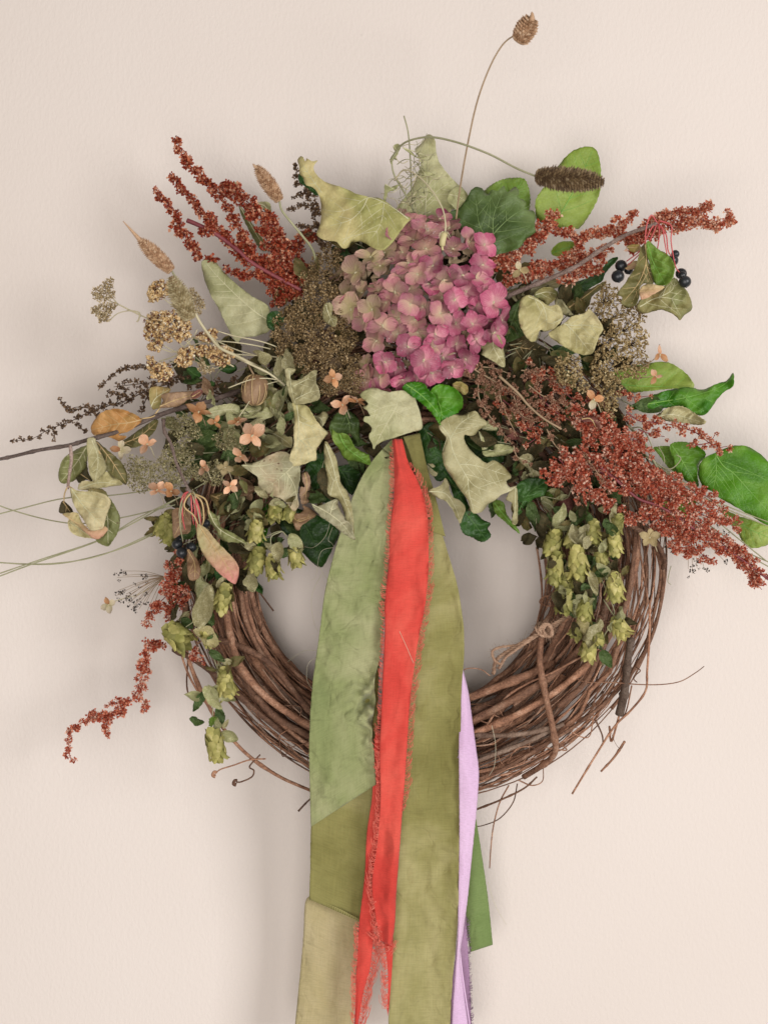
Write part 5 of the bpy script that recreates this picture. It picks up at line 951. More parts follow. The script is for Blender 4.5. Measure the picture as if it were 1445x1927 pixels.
# ---- yarrow-like yellow heads
yl = [('largest yellow bead flower head of the left group', '510,860 560,780 620,770 700,760 780,790 860,850 850,960 800,1000 740,980 680,1010 600,1060 540,1060 520,960', (390, 690), [(300, 610), (320, 600), (340, 620), (290, 640)], 90, T_YAR, 13.4),
      ('yellow bead flower head crossing the bright green stem at left', '905,1080 960,1030 1060,1050 1120,1020 1160,1050 1210,1110 1180,1150 1120,1180 1060,1170 1000,1130 930,1110', (440, 690), [(400, 665), (420, 672), (385, 662)], 42, T_YAR, 14.0),
      ('lowest yellow bead flower head above the dark brown spray', '520,1120 560,1130 600,1180 700,1190 730,1270 680,1300 600,1290 540,1240', (350, 670), [(295, 690), (315, 700)], 34, T_YAR, 13.6),
      ('small yellow bead flower head in the middle of the left group', '750,1130 800,1060 870,1050 885,1110 850,1190 790,1190 730,1170', (360, 665), [(345, 672), (350, 680)], 20, T_YAR, 13.8),
      ('yellow bead flower head partly behind the blurred seed head', '545,640 560,560 640,530 720,560 760,620 680,640 600,680 560,700', (350, 590), [(300, 555), (320, 550)], 34, T_YAR, 12.6),
      ('beige flower head tucked behind the blurred seed head', '830,600 880,600 960,660 970,740 930,800 880,760 850,700', (360, 600), [(365, 565), (375, 580)], 22, T_YARB, 12.4),
      ('upper beige flower head hanging free at the far left', '110,580 160,570 200,510 255,520 250,600 270,660 200,680 110,680 95,640', (222, 572), [(190, 555), (200, 540)], 26, T_YARB, 12.6),
      ('lower beige flower head hanging free at the far left', '100,740 150,735 200,700 270,700 290,730 250,780 235,830 180,850 120,800', (222, 574), [(190, 590), (205, 582)], 24, T_YARB, 12.6),
      ('small yellow bead flower head near the base of the large sage leaf', '890,930 960,920 1050,920 1060,980 1000,1000 930,980', (420, 660), [(390, 632), (402, 632)], 14, T_YAR, 13.2),
      ('drooping pale yellow buds below the yellow flower heads', '905,1190 950,1140 1000,1200 1040,1210 1030,1240 970,1250 920,1220', (430, 680), [(385, 690), (395, 697)], 10, T_YARB, 14.0)]
for i, (lab, pl, base, hubs, n, tf, dd_) in enumerate(yl):
    t = thing('yellow_flower_head' if tf is T_YAR else 'beige_flower_head', lab, 'flower head', P(base[0], base[1], dd_-1))
    umbel(t, Z(13, pl), base, hubs, tf, PALEST, dd_, n, .62, .5, 5, 30+i, dd_-.8, r=.9, sag=2)
t = thing('flower_stems', 'bundle of thin pale stems running from the yellow flower heads to the centre', 'stems', P(450, 680, 11))
for pts, r in (([(222, 572, 12.4), (262, 592, 12.2), (330, 622, 12), (400, 650, 12), (470, 680, 11), (540, 720, 9)], 1.5), ([(205, 605, 12.2), (222, 590, 12.3), (245, 584, 12.3)], 1.0), ([(300, 655, 12.8), (330, 662, 12.8), (360, 640, 13), (372, 620, 13)], 1.2),
               ([(300, 680, 13), (330, 670, 13), (350, 655, 13), (400, 642, 12.6), (480, 650, 11.5), (560, 672, 9)], 1.4), ([(400, 620, 12.2), (440, 632, 12), (500, 645, 11.5), (560, 670, 9)], 1.3), ([(420, 665, 12.6), (460, 668, 12), (520, 672, 11), (580, 690, 9)], 1.5),
               ([(440, 670, 13.6), (470, 685, 13), (510, 705, 12), (560, 745, 9)], 2.2), ([(405, 640, 12.4), (450, 660, 12), (520, 678, 11)], 1.3), ([(240, 584, 12.6), (262, 588, 12.8), (262, 600, 13), (258, 606, 13)], 1.6), ([(430, 730, 12.4), (470, 715, 12.8), (500, 712, 12.6), (530, 716, 11)], 1.2), ([(440, 800, 12), (460, 770, 12.6), (490, 730, 12.6), (530, 715, 11)], 1.0)):
    mb = MB(); stem(mb, pts, r, r*.9, 6, 7); mb.build('stem', PALEST, t)
# ------------------------------------------------------------------ petals and florets
def petal_mesh(seed, w=0.82, cup=0.18, L=1.0):
    rs = random.Random(seed); mb = MB(); nu, nv = 6, 6; vs = []; fs = []; b1, b2 = rs.uniform(-.12, .12), rs.uniform(0.05, .25)
    for j in range(nv+1):
        v = j/nv; hw = w*0.5*(math.sin(math.pi*(.05+.93*v**1.25)))**0.55*(1 if j else .5)
        for i in range(nu+1):
            u = i/nu*2-1; x = v*L*(1-0.05*u*u); y = u*hw*L
            z = cup*u*u*hw*2+b2*v*v*0.5*(1 if seed % 3 else -1)+b1*u*v+0.05*math.sin(u*7+v*5+seed)*v
            vs.append((x, y, z))
    for j in range(nv):
        for i in range(nu): a = j*(nu+1)+i; fs.append((a, a+nu+1, a+nu+2, a+1))
    mb.add(vs, fs); return mb, nu, nv
def petal_mat(name, base, mid, tip, blotch, veinc, bf=.5):
    t = NT(name); uv = t.n('ShaderNodeUVMap'); sp = t.n('ShaderNodeSeparateXYZ'); t.l(uv.outputs[0], sp.inputs[0]); v = t.coords('Object', 1.0)
    n = t.noise(v, 3.5, 4, .6); ad = t.n('ShaderNodeMath', operation='ADD'); t.l(sp.outputs[0], ad.inputs[0]); m = t.n('ShaderNodeMath', operation='MULTIPLY_ADD'); t.l(n, m.inputs[0]); m.inputs[1].default_value = .8; m.inputs[2].default_value = -.4; t.l(m.outputs[0], ad.inputs[1])
    col = t.ramp(ad.outputs[0], [(0.05, lin(base)), (0.45, lin(mid)), (0.85, lin(tip))])
    n2 = t.noise(v, 1.6, 3, .6); col = t.mix(t.ramp(n2, [(0.48, 0.0), (0.66, bf)]), col, lin(blotch))
    # veins fan out from the base
    dv = t.n('ShaderNodeMath', operation='DIVIDE'); cy = t.n('ShaderNodeMath', operation='SUBTRACT'); t.l(sp.outputs[1], cy.inputs[0]); cy.inputs[1].default_value = .5; t.l(cy.outputs[0], dv.inputs[0]); a2 = t.n('ShaderNodeMath', operation='ADD'); t.l(sp.outputs[0], a2.inputs[0]); a2.inputs[1].default_value = .6; t.l(a2.outputs[0], dv.inputs[1])
    sn = t.n('ShaderNodeMath', operation='SINE'); ml = t.n('ShaderNodeMath', operation='MULTIPLY'); t.l(dv.outputs[0], ml.inputs[0]); ml.inputs[1].default_value = 60; t.l(ml.outputs[0], sn.inputs[0])
    f = t.ramp(sn.outputs[0], [(0.55, 0.0), (0.98, .45)]); col = t.mix(f, col, lin(veinc))
    hs = t.n('ShaderNodeHueSaturation'); oi = t.n('ShaderNodeObjectInfo'); mr = t.n('ShaderNodeMapRange'); mr.inputs['To Min'].default_value = .55; mr.inputs['To Max'].default_value = 1.2; t.l(oi.outputs['Random'], mr.inputs['Value']); t.l(mr.outputs[0], hs.inputs['Value']); t.l(col, hs.inputs['Color'])
    b = t.bump(sn.outputs[0], .25, .0006); b = t.bump(t.noise(v, 9, 4, .6), .5, .0012, b)
    return t.fin(hs.outputs[0], .5, b, .09, .35)
PM = [petal_mat('magenta_petal', 'cc9f98', 'bd6a7f', 'ae4f6e', 'dc9aa8', '98445e'), petal_mat('pink_petal', 'ceb494', 'c48e8a', 'ba7082', 'c09c86', 'a66074'),
      petal_mat('dusty_petal', 'c8b08e', 'c08c84', 'b8757e', 'b0907a', '9b686a'), petal_mat('tan_petal', 'b8aa78', 'bda186', 'bd968a', 'a89a6c', '9a8068'),
      petal_mat('olive_pink_petal', 'bcb07c', 'c9b290', 'd2a89a', 'b8a97a', 'a89870')]
PEACH = [petal_mat('peach_petal', 'd0946a', 'e0b08c', 'e9c0a0', 'd9a680', 'bd7a52', .4), petal_mat('amber_petal', 'b07444', 'c99466', 'd2a276', 'b47448', '96603c', .6), petal_mat('cream_petal', 'c9bc8c', 'dccfae', 'e2d2b6', 'cdb890', 'b8a478', .4), petal_mat('beige_petal', 'a89468', 'b5a276', 'a8966e', '8a7650', '847048', .5)]
def add_uv(me, nu, nv):
    l = me.uv_layers.new(name='UVMap'); k = nu+1
    for lp in me.loops: l.data[lp.index].uv = ((lp.vertex_index//k)/nv, (lp.vertex_index % k)/nu)
def petals(mats, n, w, cup):
    out = []
    for i in range(n):
        mb, nu, nv = petal_mesh(i+1, w*random.uniform(.9, 1.1), cup); row = []
        for m in mats: me = mb.mesh('petal', m); add_uv(me, nu, nv); row.append(me)
        out.append(row)
    return out
PET = petals(PM, 8, 1.0, .12); PEP = petals(PEACH, 5, .78, .1)
DOT = bead_tuft(5, .07, .06, 3, .6).mesh('flower_centre', PALEST, True)
def floret(parent, pos, nrm, L, mi, table, spread=.25, npet=4, name='floret', spin=None, maxt=1.0):
    """pos: world; nrm: outward direction; petals are sub-parts of the floret"""
    q = Vector(nrm).normalized().to_track_quat('Z', 'Y'); q = q @ Matrix.Rotation(random.uniform(0, 6.28) if spin is None else spin, 4, 'Z').to_quaternion()
    o = link(name, DOT, parent, pos); o.rotation_mode = 'QUATERNION'; o.rotation_quaternion = q; o.scale = (L, L, L)
    for k in range(npet):
        me = random.choice(table)[mi if random.random() < .8 else max(0, mi-1)]; p = bpy.data.objects.new('petal', me); COL.objects.link(p); p.parent = o
        p.rotation_euler = (random.uniform(-.3, .3), -random.uniform(-.12, spread), k*2*math.pi/npet+random.uniform(-.12, .12)); s = random.uniform(.82, 1.12); p.scale = (s, s*random.uniform(.85, 1.1), s); p.location = (0, 0, .02*k)
    return o
hyd = thing('hydrangea_bloom', 'large dusty pink mophead bloom with tan petals at the heart of the wreath', 'flower', P(795, 570, 10))
def hydrangea():
    rs = random.Random(3); random.seed(21)
    poly = [(628, 540), (640, 512), (690, 490), (715, 460), (742, 440), (745, 415), (775, 400), (810, 408), (850, 418), (880, 440), (915, 455), (930, 490), (938, 560), (945, 600), (930, 640), (905, 655), (880, 670), (870, 700), (850, 712), (815, 722), (780, 725), (740, 748), (700, 735), (680, 715), (690, 680), (700, 650), (675, 610), (650, 590)]
    pts = scatter(poly, 75, 8, 23.5); cx, cy = 800, 575
    core = MB()
    for x, y in scatter(poly, 420, 9, 6):
        rr = math.hypot((x-cx)/165, (y-cy)/175); z = 9.6+4.2*math.sqrt(max(0, 1-min(1, rr*rr)))
        s = R_(17, 10); c = P(cx+(x-cx)*.93, cy+(y-cy)*.93, z); a = Vector((rs.gauss(0, 1), rs.gauss(0, 1), rs.gauss(0, 1))).normalized(); b = a.orthogonal().normalized(); e = a.cross(b)
        core.add([c-a*s*.9, c-b*s*.5, c+a*s*.9, c+b*s*.5, c+e*s*.2], [(0, 1, 4), (1, 2, 4), (2, 3, 4), (3, 0, 4)])
    o = core.build('inner_petals', PM[2], hyd, kind='stuff')
    fl = []
    for i, (x, y) in enumerate(pts):
        dx, dy = (x-cx)/170, (y-cy)/185; rr = min(.97, math.hypot(dx, dy)); h = math.sqrt(1-rr*rr)
        z = 10.0+4.6*h+rs.uniform(-.8, .8)
        nv = Vector((dx*.9+rs.gauss(0, .4), -h-.4, -dy*.9+rs.gauss(0, .33)+.1))
        tan = (800-x)/150+(560-y)/400+rs.gauss(0, .28)   # tan to the left, pink to the right and below
        mi = 0 if tan < -.18 else 1 if tan < .32 else 2 if tan < .75 else 3 if tan < 1.0 else 4
        if y > 650 and x > 690: mi = rs.choice([0, 0, 0, 1])
        fl.append(floret(hyd, P(x, y, z), nv, R_(rs.uniform(26, 36), z), mi, PET, .38))
    # drops of water on the lower petals
    dr = MB()
    for cx2, cy2, n, sp in ((755, 680, 26, 16), (832, 690, 34, 15), (805, 435, 26, 9), (735, 640, 10, 8), (690, 712, 5, 6), (780, 660, 14, 14), (850, 470, 6, 10)):
        for k in range(n):
            x, y = cx2+rs.gauss(0, sp), cy2+rs.gauss(0, sp); dx, dy = (x-800)/170, (y-575)/185; rr = min(.97, math.hypot(dx, dy)); z = 10.9+4.6*math.sqrt(1-rr*rr)+rs.uniform(0, .5)
            ball(dr, P(x, y, z), R_(rs.uniform(.7, 1.4), z), 6)
    t = NT('water_drop'); t.b.inputs['Base Color'].default_value = (1, .93, .95, 1); t.b.inputs['Roughness'].default_value = .04; t.b.inputs['Transmission Weight'].default_value = .9; t.b.inputs['IOR'].default_value = 1.33
    dr.build('water_drops', t.mat, hyd, kind='stuff')
hydrangea(); random.seed(5)
def pf(label, x, y, d, L, mi, nrm=(0, -1, .1), npet=4, spin=None, name='dried_floret', stalk=None, spread=.2):
    t = thing(name, label, 'floret', P(x, y, d)); f = floret(t, P(x, y, d), nrm, R_(L, d), mi, PEP, spread, npet, 'corolla', spin)
    mb = MB(); s = stalk or [(x+2, y+1, d-.2), (x+8, y+10, d-.8), (x+14, y+26, d-2.0)]; stem(mb, s, .9, .8, 5, 5); mb.build('flower_stalk', PALEST if mi != 1 else TANST, t)
pf('largest peach floret with four open petals left of the crumpled leaf', 475, 820, 14.5, 30, 0, (.05, -1, .2), spin=.6)
pf('star shaped peach floret just above the hop cones at left', 434, 915, 14, 19, 0, (0, -1, .1), spin=.9)
pf('peach floret with cupped petals at the far left by the hanging leaves', 278, 836, 14, 24, 0, (-.3, -1, .2), 3, spin=.2)
pf('amber peach floret on the woody twig at left', 374, 776, 14.6, 27, 1, (.3, -.8, .5), 4, spin=1.2)
pf('small amber floret half hidden behind the woody twig at left', 405, 795, 12.5, 15, 1, (.4, -.8, .3), 3)
pf('small peach floret seen from the side above the largest peach floret', 448, 795, 13.4, 18, 1, (0, -.6, .8), 4)
pf('folded peach floret below the largest one', 453, 858, 13.2, 20, 0, (-.5, -.7, -.6), 3)
pf('half closed peach floret in the olive panicle at left', 385, 880, 13.6, 18, 0, (-.6, -.6, .2), 3)
pf('wide peach floret lying low at the far left above the grass stems', 296, 923, 13.4, 22, 0, (.1, -.6, .8), 4)
pf('amber floret next to the wide peach floret lying low at left', 322, 925, 13, 20, 1, (.5, -.6, .5), 3)
pf('orange brown floret below the wide brown flower cluster', 627, 712, 14.4, 20, 1, (.3, -.9, .1), 4, spin=.3)
pf('shrivelled peach floret above the deep green leaf in the centre', 672, 756, 14.6, 22, 1, (.3, -.5, .8), 4)
pf('peach petal cluster hanging left of the sage maple leaf', 645, 762, 14.4, 22, 0, (-.3, -.8, .3), 3)
pf('cream and peach floret with three petals over the rust spray at right', 1117, 752, 14.5, 22, 2, (-.1, -1, .1), 3, spin=2.2)
pf('amber floret in profile sticking out beyond the airy seed head at right', 1240, 668, 12.5, 24, 1, (.5, -.6, .2), 3, spin=1.5, stalk=[(1238, 668, 12.5), (1225, 680, 12), (1195, 700, 10.5)])
pf('small amber floret below the floret in profile at right', 1233, 708, 12.2, 16, 1, (.3, -.8, -.3), 3, stalk=[(1231, 706, 12.2), (1215, 710, 12), (1190, 712, 10.5)])
pf('cream floret hanging free at the far left beside dark seeds', 205, 1138, 10, 17, 2, (-.2, -1, .1), 4, spin=.4, stalk=[(206, 1136, 9.8), (226, 1128, 9.6), (262, 1118, 9.2), (310, 1090, 8.6)])
pf('dusty brown five petalled floret on the vines at the right', 1222, 1012, 12.4, 22, 3, (0, -1, .2), 5, spin=.3)
pf('pale green floret behind the hanging leaves at the far left', 228, 846, 12.6, 22, 2, (0, -1, 0), 4)
pf('small brown floret beside the star shaped peach floret', 424, 880, 12.2, 16, 3, (.2, -1, 0), 4)
pf('pale pink petal cluster on the twig right of the pink bloom', 978, 508, 13.4, 18, 3, (-.3, -.9, .2), 3)
# ------------------------------------------------------------------ papery pod
def pod():
    t = thing('papery_pod', 'tan papery seed pod shaped like a lantern on the left', 'seed pod', P(479, 735, 11)); mb = MB(); vs = []; fs = []; nu, nv = 20, 12
    for j in range(nv+1):
        a = math.pi*j/nv
        for i in range(nu):
            b = 2*math.pi*i/nu; r = math.sin(a)**.8*(1+.07*math.cos(5*b)); p = P(479, 734, 12); vs.append((p.x+R_(23, 12)*r*math.cos(b)+.002*math.sin(a*2), p.y+R_(21, 12)*r*math.sin(b), p.z+R_(29, 12)*math.cos(a)))
    for j in range(nv):
        for i in range(nu): fs.append((j*nu+i, (j+1)*nu+i, (j+1)*nu+(i+1) % nu, j*nu+(i+1) % nu))
    mb.add(vs, fs); mb.build('husk', M_TAN, t); mb = MB()
    for k in range(10):
        b = 2*math.pi*k/10+.2; pts = [Vector((P(479, 734, 12).x+R_(23.4, 12)*math.sin(a)**.8*math.cos(b)*1.03, P(479, 734, 12).y+R_(21.4, 12)*math.sin(a)**.8*math.sin(b)*1.03, P(479, 734, 12).z+R_(29, 12)*math.cos(a))) for a in np.linspace(.12, 3.0, 12)]; mb.tube(pts, .00035, 5)
    mb.build('husk_rib', M_VB, t)
    mb = MB(); stem(mb, [(478, 706, 12), (470, 690, 11.8), (468, 676, 11)], 2, 1.6, 6, 5); mb.build('stalk', TANST, t)
pod()
# ------------------------------------------------------------------ plantain-like seed heads
def seedhead(label, a, b, d0, d1, r, stempts, mats, bump=1.0, sr=1.6, naked=None, smat=GREYST, prof=None):
    t = thing('seed_head', label, 'seed head', P(a[0], a[1], d0)); A, B = P(a[0], a[1], d0), P(b[0], b[1], d1); ax = (B-A); L = ax.length; ax.normalize(); o1 = ax.cross(Vector((0, 1, 0))).normalized(); o2 = ax.cross(o1); rs = random.Random(int(a[0]))
    pr = prof or (lambda f: max(.12, math.sin(math.pi*min(1, .12+f*.86))**.45)); R = R_(r, d0); mb = MB(); n = 14
    mb.tube([A+ax*L*i/16 for i in range(17)], [R*.8*pr(i/16) for i in range(17)], 10); mb.build('core', mats[0], t); mb = MB(); rows = int(L/(R*.24)); per = 17
    for j in range(rows):
        f = (j+.5)/rows; q = R*pr(f)
        for k in range(per):
            g = 2*math.pi*(k+.5*(j % 2))/per+rs.uniform(-.05, .05); dr = o1*math.cos(g)+o2*math.sin(g); tg = ax.cross(dr); c = A+ax*L*f+dr*q*.78; s = q*.30*rs.uniform(.8, 1.25)
            out = dr*q*(.20+.22*bump*rs.uniform(.5, 1.3))+ax*s*.75
            mb.add([c-tg*s*.6-ax*s*.4, c+tg*s*.6-ax*s*.4, c+tg*s*.35+ax*s*.6, c-tg*s*.35+ax*s*.6, c+out], [(0, 1, 4), (1, 2, 4), (2, 3, 4), (3, 0, 4)])
    mb.build('scales', mats[1], t, smooth=False, kind='stuff')
    mb = MB(); stem(mb, stempts, sr, sr*.85, 6, 10); mb.build('stem', smat, t)
    if naked: mb = MB(); stem(mb, naked, r*.32, .8, 6, 6); mb.build('bare_tip', mats[1], t)
    return t
I_SH = island_mat('tan_scale', [(0, '9a7455'), (.4, 'bf9875'), (.8, 'd9b998'), (1, 'e8cfb2')], .7, .1); I_SHB = island_mat('brown_scale', [(0, '453322'), (.4, '6e573c'), (.8, '8f7856'), (1, 'ab9676')], .7, .1); I_SHG = island_mat('straw_scale', [(0, '8c7a52'), (.4, 'b0a078'), (.8, 'cabd98'), (1, 'ddd2b2')], .7, .1)
SH0 = plain_mat('seed_head_core', '6d4f36', '8c6c4e', .8); SHB0 = plain_mat('dark_seed_head_core', '3d2c1c', '574430', .8)
seedhead('round tan seed head at the end of the tallest stem at the top', (976, 78), (1000, 36), 17, 18.5, 20, [(858, 412, 12), (866, 350, 13), (880, 270, 14.5), (898, 190, 15.6), (922, 125, 16.4), (945, 85, 16.8), (966, 68, 17), (976, 72, 17)], (SH0, I_SH), .7, 1.9, [(1000, 38, 18.6), (1001, 28, 18.9), (1000, 22, 19)], TANST, prof=lambda f: max(.2, math.sin(math.pi*min(1, .2+f*.68))**.5))
seedhead('fuzzy brown seed head lying horizontally in front of the bright oval leaf', (1008, 332), (1136, 343), 20, 22, 20, [(745, 300, 11), (742, 292, 11.5), (752, 276, 12.5), (772, 264, 14), (810, 258, 15.5), (860, 268, 17), (920, 290, 18.4), (970, 316, 19.4), (1008, 332, 20)], (SHB0, I_SHB), 1.5, 2.2)
seedhead('tan seed head on a curved stem in front of the upper left red spray', (527, 378), (482, 312), 14, 15, 14, [(598, 505, 9), (588, 470, 10.5), (570, 445, 12), (545, 415, 13), (530, 395, 13.6), (526, 378, 14)], (SH0, I_SH), .9, 2.6, [(484, 316, 15), (479, 312, 15.1), (476, 308, 15.1)])
seedhead('tan seed head with a long bare tip at the far upper left', (324, 510), (262, 450), 17, 18, 15, [(360, 560, 14.6), (345, 540, 15.5), (330, 520, 16.5), (324, 510, 17)], (SH0, I_SH), .6, 2.2, [(265, 453, 18), (250, 436, 18.3), (232, 416, 18.6)])
seedhead('blurred straw coloured seed head in front of the yellow flower heads', (358, 602), (322, 520), 19, 20, 18, [(500, 700, 11), (450, 672, 14), (415, 655, 16), (395, 632, 17.6), (378, 608, 18.6), (368, 590, 19)], (SH0, I_SHG), 1.3, 3.2, None, PALEST)
# ------------------------------------------------------------------ white bud, wisps
t = thing('white_bud', 'small drooping cream flower bud hanging over the top of the pink bloom', 'bud', P(834, 455, 16.5))
mb = MB(); stem(mb, [(742, 340, 12), (760, 320, 13.5), (785, 330, 15), (812, 358, 16.2), (832, 392, 16.8), (838, 420, 16.8), (837, 440, 16.6)], 1.5, 1.5, 6, 8); mb.build('stem', PALEST, t)
mb = MB(); stem(mb, [(836, 436, 16.6), (835, 444, 16.6), (833, 455, 16.6), (832, 465, 16.6), (833, 471, 16.6)], 3.5, 2.0, 8, 5)
stem(mb, [(836, 440, 16.8), (833, 452, 17), (832, 462, 16.8)], 6.5, 5.5, 9, 4); mb.build('bud', PEACH[2], t)
mb = MB()
for k in range(9): a = k*.7; stem(mb, [(836, 438, 16.7), (836+8*math.cos(a), 440+5*math.sin(a), 17), (836+11*math.cos(a), 446+6*math.sin(a), 17)], 1.2, .5, 5, 3)
mb.build('sepal', PALEST, t)
wl = thing('dried_wisps', 'tangle of grey green dried fine foliage on a thin stem at top centre', 'dried foliage', P(775, 340, 11))
def wisps():
    rs = random.Random(4); mb = MB(); stem(mb, [(785, 430, 10), (776, 380, 10.6), (772, 300, 11), (768, 250, 11.2), (760, 218, 11.4)], 1.7, 1.4, 6, 8); mb.build('stem', GREYST, wl)
    mb = MB(); stem(mb, [(790, 420, 10.5), (765, 370, 11), (742, 330, 11.6), (738, 300, 12), (750, 282, 12)], 2.0, 1.3, 6, 8); mb.build('stem', GREYST, wl)
    for k in range(46):
        mb = MB(); x, y = 775+rs.gauss(0, 13), 345+rs.gauss(0, 34); a = rs.uniform(0, 6.28); pts = [(x, y, 11.5)]
        for s_ in range(5): a += rs.uniform(-.9, .9); x += 9*math.cos(a); y += 9*math.sin(a); pts.append((x, y, 11.5+rs.uniform(-.8, 1.2)))
        stem(mb, pts, rs.uniform(.7, 1.3), .5, 5, 5); mb.build('tendril', GREYST if k % 2 else PALEST, wl)
wisps()
for zi, s, lb in ((2, '550,215 575,205 590,220 575,250 555,240', 'tiny round leaf at the top of the dried wisps'), (2, '505,425 535,440 580,425 560,455 520,470 505,540 495,520 500,470', 'curled wispy leaf at the lower left of the dried wisps'),
                  (2, '600,225 640,240 680,275 735,270 700,285 650,265', 'thin dark leaf across the dried wisps'), (2, '690,330 720,350 778,372 730,378 700,360', 'thin leaf at the right of the dried wisps'), (2, '530,290 560,245 575,260 545,300 540,320', 'thin leaf at the left of the dried wisps')):
    TL('wispy_leaf', lb, zi, s, M_SAGE, 12.2, [' '.join([s.split()[0], s.split()[3]])], nside=0, wav=.5)
# ------------------------------------------------------------------ grass stems
for lab, stems_ in (('pair of thin grass stems crossing at the far left edge', [[(-20, 972, 12), (40, 957, 12), (120, 938, 11.5), (200, 933, 11), (280, 922, 10), (360, 900, 8)], [(-20, 944, 11), (30, 962, 11), (100, 980, 11.2), (160, 985, 11), (240, 972, 10.4), (330, 950, 9)]]),
                    ('lower grass stems fanning out to the left edge', [[(-20, 1092, 12), (60, 1062, 12), (180, 1020, 11.6), (250, 985, 11), (340, 935, 9.5), (400, 900, 8)], [(-20, 1086, 12.2), (80, 1052, 12), (190, 1015, 11.8), (260, 975, 11.2), (350, 930, 9.7)], [(-20, 1057, 11), (60, 1062, 11), (130, 1058, 11), (220, 1035, 10.6), (290, 1005, 10), (330, 980, 9)], [(-20, 1058, 11.3), (90, 1061, 11.2), (190, 1045, 11), (300, 998, 10)]]),
                    ('grass stems running down to the right edge under the red spray', [[(1200, 850, 9), (1270, 900, 9.6), (1340, 945, 10), (1400, 972, 10.2), (1470, 1000, 10.4)], [(1205, 850, 9.1), (1280, 903, 9.6), (1350, 945, 10), (1470, 992, 10.4)], [(1290, 960, 9), (1350, 1000, 9.4), (1400, 1040, 9.8), (1470, 1080, 10)], [(1300, 975, 9), (1360, 1015, 9.4), (1410, 1042, 9.8), (1470, 1068, 10)], [(1215, 860, 9), (1250, 890, 9.2), (1300, 935, 9.4), (1360, 990, 9.6), (1440, 1055, 10)]])):
    t = thing('grass_stems', lab, 'grass', P(*stems_[0][-1]))
    for pts in stems_: mb = MB(); stem(mb, pts, 1.3, 1.2, 5, 9); mb.build('grass_stem', GREYST, t)
ct = thing('curly_vine_sprig', 'grey green sprig with curly tendrils behind the right red spray', 'sprig', P(1240, 850, 8))
for pts, r in (([(1180, 800, 9), (1210, 830, 9.4), (1225, 860, 9.4), (1250, 905, 9), (1270, 935, 8.6)], 2.6), ([(1245, 880, 9.5), (1262, 882, 10), (1275, 872, 10.2), (1280, 862, 10), (1272, 856, 10)], 1.3), ([(1238, 840, 9.5), (1248, 858, 10), (1250, 872, 10)], 1.1), ([(1190, 805, 9), (1205, 805, 9.6), (1218, 822, 9.8), (1230, 850, 9.6)], 1.4), ([(1240, 885, 9), (1250, 892, 9.4), (1262, 886, 9.6)], 1.8),
               ([(1262, 1065, 7), (1258, 1080, 7), (1256, 1095, 7.4), (1262, 1100, 7.4)], .8)):
    mb = MB(); stem(mb, pts, r, r*.7, 6, 7); mb.build('tendril', GREYST, ct)
def darkseeds(lab, zi, base, tips, db, dt, n=3):
    t = thing('dark_seed_sprig', lab, 'seed sprig', P(*base, db)); 
    for tp in Z(zi, tips):
        mb = MB(); stem(mb, [(base[0], base[1], db), ((base[0]+tp[0])/2+random.uniform(-3, 3), (base[1]+tp[1])/2-random.uniform(0, 6), (db+dt)/2), (tp[0], tp[1], dt)], .5, .4, 4, 5); mb.build('stem', TANST, t)
        for k in range(n): put(t, T_BLK, tp[0]+random.uniform(-8, 8), tp[1]+random.uniform(-7, 7), dt+random.uniform(-.3, .3), random.uniform(.5, .85))
darkseeds('sprig of tiny black seeds left of the short salmon spray', 8, (310, 1085), '385,215 350,250 380,240 360,320 345,350 400,340 380,370 420,350 410,390 450,400 440,360 480,380 470,420 500,400 510,440 540,420 490,250 520,260 450,300 500,350 430,420', 8.6, 9.6, 3)
darkseeds('sprig of tiny black seeds below the heavy salmon spray at right', 7, (1300, 1000), '900,1340 930,1370 960,1330 990,1290 940,1290 1010,1340 800,1240 760,1190 830,1200 1080,1060 1150,1100 1100,1130 1010,1050 1050,1010 1150,1290 980,1270', 8.4, 8.0, 3)
# ------------------------------------------------------------------ hops
def hopmat(name, a, b, c):
    t = NT(name); v = t.coords('Object', 1.0); n = t.noise(v, 1.3, 3, .6); col = t.ramp(n, [(0.3, lin(a)), (0.55, lin(b)), (0.78, lin(c))]); oi = t.n('ShaderNodeObjectInfo'); hs = t.n('ShaderNodeHueSaturation'); mr = t.n('ShaderNodeMapRange'); mr.inputs['To Min'].default_value = .78; mr.inputs['To Max'].default_value = 1.2
    t.l(oi.outputs['Random'], mr.inputs['Value']); t.l(mr.outputs[0], hs.inputs['Value']); t.l(col, hs.inputs['Color'])
    return t.fin(hs.outputs[0], .6, t.bump(t.noise(t.coords('Object', (6, 1.2, 1)), 4, 4, .6), .5, .0006), .25, .3)
HOP = hopmat('hop_bract', '9a9650', 'bfb670', 'd9cd94'); HOPD = hopmat('dark_hop_bract', '7a7a3c', '9e9a58', 'bdb47a')
def bract_mesh(seed, m):
    mb = MB(); nu, nv = 4, 4; vs = []; fs = []; rs = random.Random(seed); fl = rs.uniform(-.05, .42)
    for j in range(nv+1):
        v = j/nv; hw = .38*(math.sin(math.pi*min(.97, .16+v*.80)))**.8
        for i in range(nu+1):
            u = i/nu*2-1; vs.append((u*hw*.92, -(.13*(1-u*u)*math.sin(v*2.4)+fl*v*v-.05*abs(u)*v), -v*(1+.02*u)))
    for j in range(nv):
        for i in range(nu): a = j*(nu+1)+i; fs.append((a, a+nu+1, a+nu+2, a+1))
    mb.add(vs, fs); return mb.mesh('bract', m)
BR = [[bract_mesh(i, m) for i in range(5)] for m in (HOP, HOPD)]
HCORE = {}
